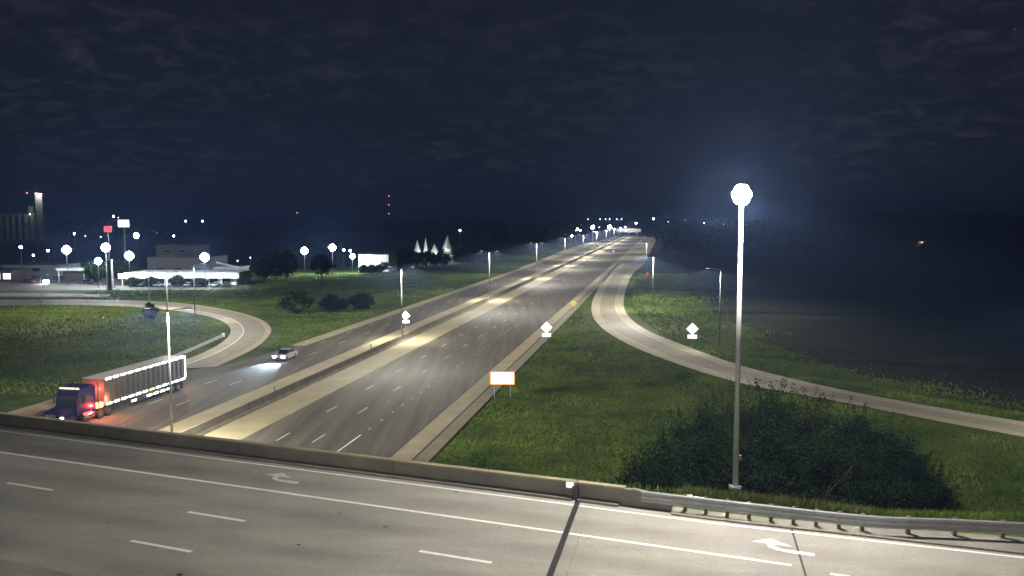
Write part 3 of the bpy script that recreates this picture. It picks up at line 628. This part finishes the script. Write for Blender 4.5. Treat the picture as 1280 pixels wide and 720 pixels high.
for x in (-.65, .65):
    l = bpy.data.lights.new('headlight_beam', 'SPOT'); l.energy = 12000; l.color = (.62, .80, 1.0); l.spot_size = R(46); l.spot_blend = .8; l.shadow_soft_size = .08
    o = link(bpy.data.objects.new('headlight_beam', l)); o.parent = cr; o.location = (x, -2.42, .66); o.rotation_euler = (R(-84), 0, 0)

# ------------------------------------------------------------------ vegetation
def leaves(C, n, spread, size, up=0.0):              # n leaf blades round every clump centre
    C = np.asarray(C, float); k = len(C); P = np.repeat(C, n, 0) + rng.normal(0, 1, (k * n, 3)) * np.repeat(np.asarray(spread).reshape(-1, 1) if np.ndim(spread) else np.full((k, 1), spread), n, 0) * np.array([1, 1, .8])
    m = len(P); a = rng.normal(0, 1, (m, 3)); a /= np.linalg.norm(a, axis=1)[:, None]; b = rng.normal(0, 1, (m, 3)); b[:, 2] += up; b -= a * (a * b).sum(1)[:, None]; b /= np.linalg.norm(b, axis=1)[:, None]
    sz = size * rng.uniform(.6, 1.4, (m, 1)); V = np.stack([P - b * sz, P + a * sz * .45, P + b * sz, P - a * sz * .45], 1).reshape(-1, 3)
    i = np.arange(m) * 4; return V, np.concatenate([np.stack([i, i + 1, i + 2], 1), np.stack([i, i + 2, i + 3], 1)])
def tree(name, label, base, h, rad, group=None, nclump=60, per=70, size=.16, trunk=.16, m='leaf', shoots=0, low=.12, cat='tree'):
    t = thing(name, label, cat, base, random.uniform(0, 6), group)
    tk = MB(); tk.tube((0, 0, -.4), (rad * .05, 0, h * .4), trunk, trunk * .6, 8)
    for i in range(7):
        a = i * 2.4; tk.tube((0, 0, h * (.08 + .05 * i)), (math.cos(a) * rad * .6, math.sin(a) * rad * .6, h * (.45 + .06 * i)), trunk * .5, trunk * .15, 5)
    tk.build('trunk', 'bark', t)
    C = []; S = []
    while len(C) < nclump:
        u = rng.normal(0, 1, 3); u /= np.linalg.norm(u); q = rng.uniform(.35, 1.0) ** .5
        z = h * (low + (1 - low) * (.5 + .5 * u[2] * q)); rr = rad * (1.0 - .35 * max(0, u[2]) ** 2)
        C.append((u[0] * q * rr * rng.uniform(.75, 1.1), u[1] * q * rr * rng.uniform(.75, 1.1), z * rng.uniform(.92, 1.0))); S.append(rad * rng.uniform(.09, .17))
    V, T = leaves(C, per, S, size)
    if shoots:
        Cs = []
        for i in range(shoots):
            a = rng.uniform(0, 6.28); q = rng.uniform(.1, .85) * rad; z0 = h * (.98 - .25 * (q / rad) ** 2)
            for j in range(7): Cs.append((math.cos(a) * q * (1 + .03 * j), math.sin(a) * q * (1 + .03 * j), z0 + j * .16))
        V2, T2 = leaves(Cs, 6, .09, size * .8, 1.0); T = np.concatenate([T, T2 + len(V)]); V = np.concatenate([V, V2])
    tris('crown', V, T, m, t); return t
BG = 'shrubs in the big dark thicket'
for px, top, Y, rad in ((812, 575, 52, 2.2), (838, 540, 55, 2.8), (882, 503, 58, 3.2), (930, 478, 62, 3.4), (978, 476, 63, 3.6), (905, 540, 54, 3.0), (960, 525, 54, 3.4), (1030, 492, 62, 3.6), (1085, 513, 62, 3.3), (1125, 545, 60, 2.7), (1030, 545, 53, 3.2), (1095, 565, 54, 2.9), (1150, 582, 58, 2.2)):
    x, y, z = at(px, top, Y); gz = float(ground_z(x, y))
    tree('thicket_shrub', 'tall dark leafy shrub in the thicket behind the lamp mast', (x, y, gz - .1), max(2.5, z - gz - .3), rad, BG, nclump=80, per=165, size=.09, shoots=10, low=.02, cat='shrub')
for i, (px, py, hh, rad, lab) in enumerate(((370, 391, 5.6, 3.8, 'large round dark bush on the grass left of the inbound carriageway'), (416, 387, 3.4, 3.6, 'low middle dark bush between the large round bush and the small one'), (451, 386, 4.0, 3.0, 'small dark bush nearest the inbound carriageway, at the end of the bush row'), (188, 398, 3.6, 1.6, 'small narrow shrub on the grass inside the loop ramp'))):
    x, y, z = un(px, py); tree('bush', lab, (x, y, -.2), hh, rad, None, nclump=45, per=45, size=.26, trunk=.1, low=.02, m='leaf', cat='bush')

def keep(x, y):
    s, t = hw_st(x, y); sb, n = br_sn(x, y)
    ok = ~((t < -19.6) & (t > -71.5) & (s < 125)) & ~((t < -19.6) & (t > -61.8))
    ok &= ~((n < 39.6 + np.maximum(0, (sb + 1) * .22)) & (t > -6)) & (n > 39.0)
    d, _ = poly_dist(x, y, RC); wd = np.interp(y, [70, 110, 180, 260], [3.4, 4.6, 6, 6.5]); ok &= d > wd
    d, _ = poly_dist(x, y, LC); ok &= d > 5.6
    xr = np.interp(y, sorted(RC[:, 1]), RC[np.argsort(RC[:, 1]), 0]); d, _ = poly_dist(x, y, RC); ok &= ~((x > xr) & (d > 19 + np.where(y > 150, 5, 0) + rng.normal(0, 4.0, len(x))) & (y > 60))
    return ok
def blades(name, x, y, hmin, hmax, wd, m, per=3):
    k = keep(x, y); x, y = x[k], y[k]; x = np.repeat(x, per) + rng.normal(0, .06, len(x) * per); y = np.repeat(y, per) + rng.normal(0, .06, len(y) * per); z = ground_z(x, y)
    n = len(x); h = rng.uniform(hmin, hmax, n); a = rng.uniform(0, 6.283, n); lx, ly = rng.normal(0, .35, n) * h, rng.normal(0, .35, n) * h
    B = np.stack([x, y, z - .03], 1); D = np.stack([np.cos(a) * wd, np.sin(a) * wd, np.zeros(n)], 1); top = np.stack([x + lx, y + ly, z + h], 1)
    V = np.stack([B - D, B + D, top], 1).reshape(-1, 3); i = np.arange(n) * 3
    o = tris(name, V, np.stack([i, i + 1, i + 2], 1), m); return o
def reg(n, x0, x1, y0, y1): return rng.uniform(x0, x1, n), rng.uniform(y0, y1, n)
x, y = reg(70000, -12, 75, 40, 110); tag(blades('grass_slope', x, y, .12, .34, .05, 'grass'), 'uneven green grass on the slope between freeway and entrance ramp', 'grass', kind='stuff')
x, y = reg(60000, -2, 120, 100, 330); tag(blades('grass_verge', x, y, .15, .4, .09, 'grass'), 'green grass beyond the entrance ramp', 'grass', kind='stuff')
x, y = reg(70000, -125, 10, 100, 330); tag(blades('grass_infield', x, y, .12, .35, .09, 'grass'), 'green grass inside and around the loop ramp', 'grass', kind='stuff')
sb = rng.uniform(-7, 34, 30000); nn = 39.1 + np.maximum(0, (sb + 1) * .22) + rng.uniform(0, 3.6, 30000); x = sb * math.sin(AB) - nn * math.cos(AB); y = sb * math.cos(AB) + nn * math.sin(AB)
tag(blades('grass_berm', x, y, .12, .42, .022, 'grass'), 'tall green grass along the guardrail', 'grass', kind='stuff')
q = (sb < 1.5) & (rng.random(len(sb)) < .28); tag(blades('dry_grass_berm', x[q], y[q], .2, .6, .012, 'dry_grass'), 'pale dry grass stalks along the guardrail by the mast', 'grass', kind='stuff')

# distant woods along the horizon and darker clumps nearer the town
C = []; S = []
for px0, px1, top, Y, k in ((-60, 330, 277, 1150, 150), (300, 620, 275, 1250, 150), (560, 760, 277, 1500, 80), (820, 1010, 275, 900, 120), (1000, 1340, 269, 800, 220), (300, 700, 283, 800, 160), (840, 1340, 286, 560, 150), (640, 720, 290, 800, 40)):
    for i in range(k):
        px = random.uniform(px0, px1); yy = Y * random.uniform(.96, 1.06); x, y, z = at(px, top + random.uniform(0, 3) + 1.5 * math.sin(px * .05), yy); g = float(ground_z(x, y)); hh = max(4, z - g)
        for j in range(5): C.append((x + rng.normal(0, 3), y + rng.normal(0, 4), g + hh * (.12 + .2 * j))); S.append(2.6)
V, T = leaves(C, 16, S, 1.5)
tag(tris('distant_woods', V, T, 'far_leaf'), 'dark belt of distant woods along the horizon', 'woods', kind='stuff')
def near_tree(px, pb, h, r, lab, g=None, m='leaf'):
    x, y, z = un(px, pb); return tree('town_tree', lab, (x, y, float(ground_z(x, y))), h, r, g, nclump=45, per=40, size=.42, trunk=.25, m=m, low=.15)
near_tree(122, 356, 8.5, 4.2, 'dark tree in front of the white canopy, beside the tall pillar'); near_tree(150, 352, 7.5, 3.6, 'dark tree between the tall pillar and the long white building')
for i, px in enumerate((331, 345, 359, 402)): near_tree(px, 350 - i * .6, 9 + (i % 3), 4.0, 'dark tree in the row right of the long white building' if px < 400 else 'dark tree standing between the two lamps of the bright pair', 'dark trees beside the town lamps' if px < 400 else None)
for i, px in enumerate((490, 500, 509, 521, 533, 545, 556)): near_tree(px, 336 - i * .8, 9.5 - .7 * i, 4.4, 'dark tree in front of the building with white pointed turrets', 'trees around the turreted building')
for i, (px, hh) in enumerate(((168, 3.2), (190, 3.0), (222, 3.6), (250, 2.6))): near_tree(px, 358.5, hh, 2.3, 'dark clipped shrub among the parked cars before the long white building', 'shrubs before the white building')
for i, px in enumerate((455, 465, 474)): near_tree(px, 341, 3.2, 2.0, 'low shrub against the pale flat-roofed building', 'shrubs at the pale building')
for i, px in enumerate((580, 592, 603)): near_tree(px, 326 - i * 1.2, 7.0, 5, 'dark tree beyond the freeway embankment right of the turrets', 'trees right of the turrets')

# ------------------------------------------------------------------ town
def size_at(px, Y): return px * Y / F
def building(name, label, px0, px1, top, base, wall, depth=14, rz=0.0, windows=(), roof='roof_dark', cat='building', lip=.25, lit=()):
    x0, y0, _ = un(px0, base); x1, y1, _ = un(px1, base); Y = (y0 + y1) / 2; wd = size_at(px1 - px0, Y); h = at((px0 + px1) / 2, top, Y)[2]
    t = thing(name, label, cat, ((x0 + x1) / 2, Y, -.1), rz)
    MB().box((0, depth / 2, h / 2), (wd, depth, h)).build('wall', wall, t)
    MB().box((0, depth / 2, h + .12), (wd + .5, depth + .5, lip)).build('roof', roof, t)
    for i, (u, v, w_, h_) in enumerate(windows):
        f = MB().box((u * wd - wd / 2, -.03, v * h), (w_ + .2, .06, h_ + .2)).build('window', 'grey_wall', t)
        MB().box((u * wd - wd / 2, -.07, v * h), (w_, .04, h_)).build('pane', 'lit_window' if i in lit else 'glass_dark', f)
    return t, wd, h
# long white forecourt building with a deep fascia
t, wd, h = building('forecourt_building', 'long low white building with bright fascia band beside the parking lot', 157, 296, 341.5, 356.5, 'white_wall', 16, R(2), [(.10 + .115 * i, .40, 2.4, 1.9) for i in range(8)], 'white_wall')
MB().box((0, -.9, h - .75), (wd + 2.4, 2.2, 1.5)).build('fascia_band', 'white_wall', t)
for i in range(9): MB().tube((-wd / 2 + wd * i / 8, -1.75, 0), (-wd / 2 + wd * i / 8, -1.75, h - 1.5), .16, .16, 8).build('column', 'white_wall', t)
t, wd, h = building('rear_hall', 'brown flat-roofed hall rising behind the long white building', 185, 262, 322, 347, 'brown_wall', 22, R(2), [(.2, .45, 3, 1.2), (.5, .45, 3, 1.2), (.8, .45, 3, 1.2)])
t, wd, h = building('upper_hall', 'dark blocky hall farthest back behind the brown hall', 196, 243, 307, 341, 'brown_wall', 20, R(2), [(.3, .8, 3, 1), (.7, .8, 3, 1)])
# end pavilion with sloping white trim
t, wd, h = building('end_pavilion', 'small pavilion with sloping white roof edge at the end of the white building', 268, 301, 335, 349, 'grey_wall', 12, R(4), [(.3, .5, 1.6, 1.6), (.7, .5, 1.6, 1.6)], 'white_wall')
MB().add([(-wd / 2 + 1, -.4, h + 1.9), (wd / 2 + .6, -.4, h - .2), (wd / 2 + .6, -.4, h + .25), (-wd / 2 + 1, -.4, h + 2.4), (-wd / 2 + 1, 0, h + 1.9), (wd / 2 + .6, 0, h - .2), (wd / 2 + .6, 0, h + .25), (-wd / 2 + 1, 0, h + 2.4)], [(0, 1, 2, 3), (7, 6, 5, 4), (0, 4, 5, 1), (1, 5, 6, 2), (2, 6, 7, 3), (3, 7, 4, 0)]).build('sloping_trim', 'white_wall', t)
# fuel canopy
x, y, z = un(89, 352); t = thing('canopy_shelter', 'white flat canopy on posts over a dark booth', 'canopy', (x, y, 0)); wd = size_at(35, y)
MB().box((0, 3, 4.2), (wd, 7, .9)).build('canopy_roof', 'white_wall', t); MB().box((0, 4, 1.6), (wd * .8, 3.5, 3.2)).build('booth', 'brown_wall', t)
for i in (-1, 1):
    for j in (0.3, 5.7): MB().tube((i * wd * .45, j, 0), (i * wd * .45, j, 3.8), .15, .15, 8).build('column', 'white_wall', t)
t, wd, h = building('shop_building', 'low shop with warm orange lit front at the lot edge', -30, 16, 338, 352, 'brown_wall', 12, 0, [(.55, .5, 3, 2), (.85, .5, 2.6, 2)], lit=(0, 1))
t, wd, h = building('pale_warehouse', 'pale green-grey flat-roofed warehouse behind the shop', 2, 74, 331, 345, 'grey_wall', 16, 0, [(.3, .6, 3, 1.2), (.6, .6, 3, 1.2)])
t, wd, h = building('pale_hall', 'pale flat-roofed hall with a dark doorway behind low shrubs', 448, 486, 318, 339.5, 'white_wall', 18, R(-3), [(.88, .35, 3.2, 3.0), (.5, .62, 1.0, 2.2), (.5, .3, 1.0, 1.2)], lit=(1, 2))
for i in range(1, 5): MB().box((-wd / 2 + wd * i / 5, -.05, h / 2), (.16, .1, h - .2)).build('wall_rib', 'grey_wall', t)
# turreted building
x, y, z = un(540, 332); y = 420.0; x = at(540, 300, y)[0]; t = thing('turreted_building', 'building with white floodlit pointed turrets rising behind dark trees', 'building', (x, y, 0), 0)
def zt(py): return at(540, py, y)[2]
def xt(px): return at(px, 300, y)[0] - x
MB().box((0, 6, zt(319) / 2), (xt(566) - xt(514), 9, zt(319))).build('wall', 'grey_wall', t)
for px, wpx, top, base in ((521.5, 9, 300, 315), (532, 6, 297, 318), (543, 9, 305, 315), (559.5, 12, 294, 311)):
    wd = size_at(wpx, y); MB().tube((xt(px), 0, zt(base + 3)), (xt(px), 0, zt(base)), wd * .42, wd * .42, 8).build('turret_drum', 'white_wall', t)
    MB().tube((xt(px), 0, zt(base) + .002), (xt(px), 0, zt(top)), wd * .55, .06, 8).build('turret_cone', 'white_wall', t)
MB().box((xt(559.5), 0, zt(314)), (size_at(10, y), 3, zt(311) - zt(318))).build('turret_base', 'brown_wall', t)
for px in (524, 543, 559):
    MB().box((xt(px), -6, zt(324)), (1.0, .5, .5)).build('floodlight', 'pole_steel', t); lamp('pt', 2600, (.85, 1.0, .95), (xt(px), -6, zt(322)), t, .3)
# grain elevator tower with silos
Y = 900.0; x = at(48, 270, Y)[0]; t = thing('grain_elevator', 'tall concrete grain elevator tower with a white light on top beside silos', 'elevator', (x, Y, 0))
H = at(48, 243, Y)[2]; MB().box((3, 0, H / 2 - 1), (7.5, 7, H + 2)).build('tower', 'silo', t); MB().box((3, -.3, H + .6), (8.2, 8, 1.2)).build('parapet', 'silo', t)
hs = at(20, 269, Y)[2]
for i in range(6): MB().tube((-8 - 6.6 * i, 2, -1), (-8 - 6.6 * i, 2, hs), 3.2, 3.2, 14).build('silo', 'silo', t, False)
MB().box((-22, 2, hs + 1.0), (40, 4, 2.0)).build('gallery', 'silo', t); MB().box((-9, 2, hs + 5), (4, 4, 9)).build('leg_house', 'silo', t)
MB().box((4.5, -4.4, H - 1.4), (2.4, .8, 3.2)).build('lit_top_lamp', 'lamp_soft', t); lamp('pt', 9000, (.95, 1, .9), (4.5, -9.5, H + 1.0), t, .5)
for xx in (-9.0, 0.8): MB().ball((xx, -3.8, H + 1.4), .8, 8, 6).build('beacon', 'beacon_red', t)
MB().ball((-7, -3.5, hs + 1), .8, 8, 6).build('gallery_lamp', 'lamp_soft', t)
# pylon signs
def pylon(px, py, Y, wd, h, m, name, lab):
    x, y, z = at(px, py, Y); t = thing(name, lab, 'sign', (x, Y, -.1))
    MB().tube((0, 0, 0), (0, 0, z - h / 2), .35, .25, 8).build('pole', 'grey_wall', t); MB().box((0, -.1, z), (wd, .6, h)).build('cabinet', 'grey_wall', t); MB().box((0, -.43, z), (wd - .25, .06, h - .25)).build('face', m, t); return t
pylon(155, 279, 330, 4.5, 2.9, 'sign_box', 'pylon_sign', 'bright white lit pylon sign high above the town lamps')
t = pylon(135, 286, 345, 3.2, 2.6, 'sign_red', 'pylon_sign', 'glowing red pylon sign beside the bright white sign')
x, y, z = un(138.5, 362); t = thing('stone_pillar', 'tall pale square pillar between two dark trees by the frontage road', 'pillar', (x, y, -.1)); MB().box((0, 0, 4.5), (1.3, 1.3, 9), 0, (.85, .85)).build('column', 'grey_wall', t); MB().box((0, 0, 9.1), (1.5, 1.5, .25)).build('cap', 'grey_wall', t); MB().box((0, 0, .25), (1.8, 1.8, .5)).build('plinth', 'grey_wall', t)

# lit parking-lot lamps
def lot_lamp(px, py, base, lab, power=2200, big=1.0, heads=4, grp=None):
    x, Y, _ = un(px, base); z = at(px, py, Y)[2]; t = thing('lot_lamp', lab, 'lamp post', (x, Y, float(ground_z(x, Y))), 0, grp)
    MB().tube((0, 0, -.2), (0, 0, z), .13, .08, 8).build('shaft', 'dark_steel', t)
    dirs = [(1, 0, 0), (-1, 0, 0), (0, 1, 0), (0, -1, 0), (0, 0, 1), (0, 0, -1)] if heads > 2 else [(.6, 0, 0), (-.6, 0, 0)]
    for dx, dy, dz in dirs:
        hd = MB().box((dx * .25 * big, dy * .25 * big, z + dz * .25 * big), (.3 * big, .3 * big, .2 * big)).build('luminaire', 'pole_steel', t); MB().ball((dx * .34 * big, dy * .34 * big, z + dz * .34 * big), .82 * big, 16, 10).build('lens', 'lamp_core', hd, True)  # oversized globes: lens bloom of the lamp put into the shape
    if power: lamp('pt', power * 2.0, COOL, (0, 0, z), t, 1.32 * big)
    return t
for px, py, bs, lab, pw in ((85, 312, 357, 'bright cool lot lamp standing alone above the pale warehouse', 5200), (134, 309, 359, 'upper bright lot lamp of the cluster above the dark tree', 5200), (124, 326, 360, 'lowest bright lot lamp of the cluster, in front of the dark tree', 4200),
                             (163, 319, 360, 'bright lot lamp over the left end of the long white building', 5200), (172, 294, 340, 'smaller bright lamp high above the left end of the brown hall', 4000), (257, 321, 360.5, 'bright lot lamp over the right half of the long white building', 6500),
                             (381, 313, 344, 'left lamp of the bright pair over the dark tree row', 6000), (416, 309, 343, 'right lamp of the bright pair over the dark tree row', 7000), (441, 320, 341, 'bright lamp beside the left wall of the pale hall', 3500)):
    lot_lamp(px, py, bs, lab, pw, 1.15 if pw > 5000 else .9)
for px, py, bs, lab in ((430, 312, 335, 'small lamp between the bright pair and the pale hall'), (438, 313, 336, 'small lamp just above the lamp at the pale hall'), (28, 309, 352, 'slim white-headed lamp post in front of the pale warehouse'), (61, 313, 340, 'small lamp left of the bright lone lot lamp')): lot_lamp(px, py, bs, lab, 0, .5, 2)
# small lit lamps across the distance
far = [(93, 292), (107, 295), (126, 296), (142, 270.5), (148, 272), (232, 276.5), (253, 276.5), (217, 295), (42, 319), (297, 326), (313, 322), (575, 288), (715, 295), (720, 288), (722, 286), (725, 288), (749, 284), (735, 274), (750, 274), (757, 274), (762, 274), (771, 274), (777, 274), (795, 279), (817, 273.5), (835, 277.5), (856, 275), (880, 278), (897, 279.5), (904, 279.5), (933, 281), (944, 281)]
big = {(142, 270.5), (795, 279), (817, 273.5), (835, 277.5), (880, 278), (897, 279.5), (904, 279.5), (722, 286), (725, 288), (715, 295), (93, 292), (232, 276.5), (253, 276.5), (217, 295), (575, 288), (42, 319)}
for px, py in far:
    Y = 620 if py > 284 else 1000
    if py > 300: Y = 420
    lot = 'distant lit lamp ' + ('over the town' if px < 330 else 'beyond the turreted building' if px < 600 else 'at the far end of the freeway' if px < 800 else 'along the dark horizon right of the freeway')
    x, y, z = at(px, py, Y); g = float(ground_z(x, Y)); t = thing('distant_lamp', lot, 'lamp post', (x, Y, g), 0, lot.replace('lit lamp', 'lamps')); b = (.85 if (px, py) in big else .5) * Y / 1000 + .1
    MB().tube((0, 0, 0), (0, 0, z - g), .14, .1, 5).build('shaft', 'pole_steel', t); MB().ball((0, -.2, z - g), b, 8, 6).build('lens', 'lamp_core' if (px, py) in big else 'lamp_soft', t, True)
for px, lab in ((741, 'left of the two large bright lamps at the end of the freeway'), (762, 'right of the two large bright lamps at the end of the freeway')):
    x, y, z = at(px, 284, 760); t = thing('bright_lamp', lab, 'lamp post', (x, 760, 0)); MB().tube((0, 0, 0), (0, 0, z), .15, .1, 6).build('shaft', 'pole_steel', t); MB().ball((0, -.2, z), 1.6, 12, 8).build('lens', 'lamp_core', t, True); lamp('pt', 14000, (1, .98, .9), (0, -.2, z), t, 1.65)
# radio masts with red beacons
for px, tops, Y, lab in ((486, (245, 256, 267), 1500, 'tall thin radio mast with three red beacons on the horizon'), (371.5, (266,), 1300, 'short radio mast with a single red beacon behind the bright pair of lamps')):
    x, y, z = at(px, tops[0], Y); t = thing('radio_mast', lab, 'mast', (x, Y, 0)); z = z - 0
    for k in range(3): a = 2.094 * k; MB().tube((math.cos(a) * .6, math.sin(a) * .6, 0), (math.cos(a) * .3, math.sin(a) * .3, z), .06, .05, 4).build('leg', 'dark_steel', t)
    for k in range(12): MB().tube((-.5, 0, z * k / 12 + 1), (.5, .3, z * (k + 1) / 12 - .2), .04, .04, 4).build('brace', 'dark_steel', t)
    for py in tops: MB().ball((0, -.3, at(px, py, Y)[2]), .95, 8, 6).build('beacon', 'beacon_red', t)
# lit building closing the view down the freeway and the crossing overpass there
x, y, z = at(785, 288, 1150); t = thing('far_overpass', 'pale lit overpass crossing at the far end of the freeway', 'bridge', (x, 1150, 0)); zz0 = z
MB().box((0, 0, zz0), (34, 8, 5.2)).build('girder', 'white_wall', t)
for i in (-12, 0, 12): MB().box((i, 0, zz0 / 2 - 1.3), (1.4, 6, zz0 - 2.6)).build('pier', 'barrier', t)
lamp('pt', 30000, (1, .97, .85), (0, -22, zz0 + 6), t, .6)
x, y, z = un(1155, 306.5); t = thing('farmhouse', 'low dim farmhouse with warm lit porch far across the dark field', 'house', (x, y, float(ground_z(x, y)) - .1))
MB().box((0, 4, 1.7), (16, 8, 3.4)).build('wall', 'brown_wall', t); MB().prism([(-.4, 3.4), (4, 5.4), (8.4, 3.4)], -8.6, 8.6, 'x').build('roof', 'roof_dark', t)
for u in (-5, 1.5, 5.5): f = MB().box((u, -.03, 1.7), (1.6, .06, 1.5)).build('window', 'grey_wall', t); MB().box((u, -.07, 1.7), (1.3, .04, 1.2)).build('pane', 'glass_dark', f)
MB().box((-2, -.06, 1.2), (1.2, .1, 2.3)).build('door', 'wood_post', t); MB().ball((-2, -.5, 2.8), .22, 8, 6).build('porch_lamp', 'lamp_warm', t); lamp('pt', 1000, (1.0, .50, .28), (-2, -1.6, 3.0), t, .2)
x2, y2, _ = un(1128, 303); t = thing('field_shed', 'small pale shed dimly lit beyond the farmhouse', 'shed', (x2, y2, 0)); MB().box((0, 3, 1.5), (9, 6, 3)).build('wall', 'white_wall', t); MB().prism([(-.3, 3.0), (3, 4.2), (6.3, 3.0)], -4.8, 4.8, 'x').build('roof', 'roof_dark', t); lamp('pt', 500, (1.0, .7, .45), (2, -3, 4), t, .2)
# parked cars of the lot
car('parked_car', 'dark red parked car at the lot, beside the shop front', (*un(37, 354)[:2], 0), R(70), 'car_red', False)
car('parked_car', 'dark car parked below the canopy booth', (*un(108, 355)[:2], 0), R(85), 'car_dark', False)
c2 = car('facing_car', 'car with glaring headlights facing the freeway from the lot', (*un(64, 354)[:2], 0), R(-8), 'car_dark', True)
for x in (-.6, .6): MB().ball((x, -2.45, .75), .55, 10, 6, (1, .5, 1)).build('headlight', 'lamp_core', c2, True)
lamp('pt', 1500, (.9, .95, 1), (0, -4.2, 1.3), c2, .3)
for i, px in enumerate((178, 197, 222, 236, 250, 270, 283)): car('parked_car', ('dark', 'pale')[i % 2] + ' parked car in the row in front of the long white building', (*un(px, 358.5)[:2], 0), R(random.uniform(-8, 8)), ('car_dark', 'car_paint')[i % 2], False, group='cars in front of the white building')
car('parked_car', 'pale parked car on the verge beside the dark tree row', (*un(355, 343)[:2], 0), R(80), 'car_paint', False)

# ------------------------------------------------------------------ haze volume added to imitate the lens bloom round the lamps
hz = MB().box((0, 1500, 60), (13800, 13400, 126)).build('haze', 'fabric', kind='stuff')
tag(hz, 'thin bluish haze volume added to give the lamps their halos', 'haze')
m = bpy.data.materials.new('halo_haze'); m.use_nodes = True; n = m.node_tree; n.nodes.clear()
o = n.nodes.new('ShaderNodeOutputMaterial'); v = n.nodes.new('ShaderNodeVolumePrincipled'); n.links.new(v.outputs[0], o.inputs['Volume'])
v.inputs['Color'].default_value = (0.32, 0.50, 1.0, 1); v.inputs['Density'].default_value = 0.00040; v.inputs['Anisotropy'].default_value = 0.15
hz.data.materials[0] = m
try: m.cycles.volume_sampling = 'EQUIANGULAR'; m.cycles.homogeneous_volume = True
except Exception as e: print('VOL', e)
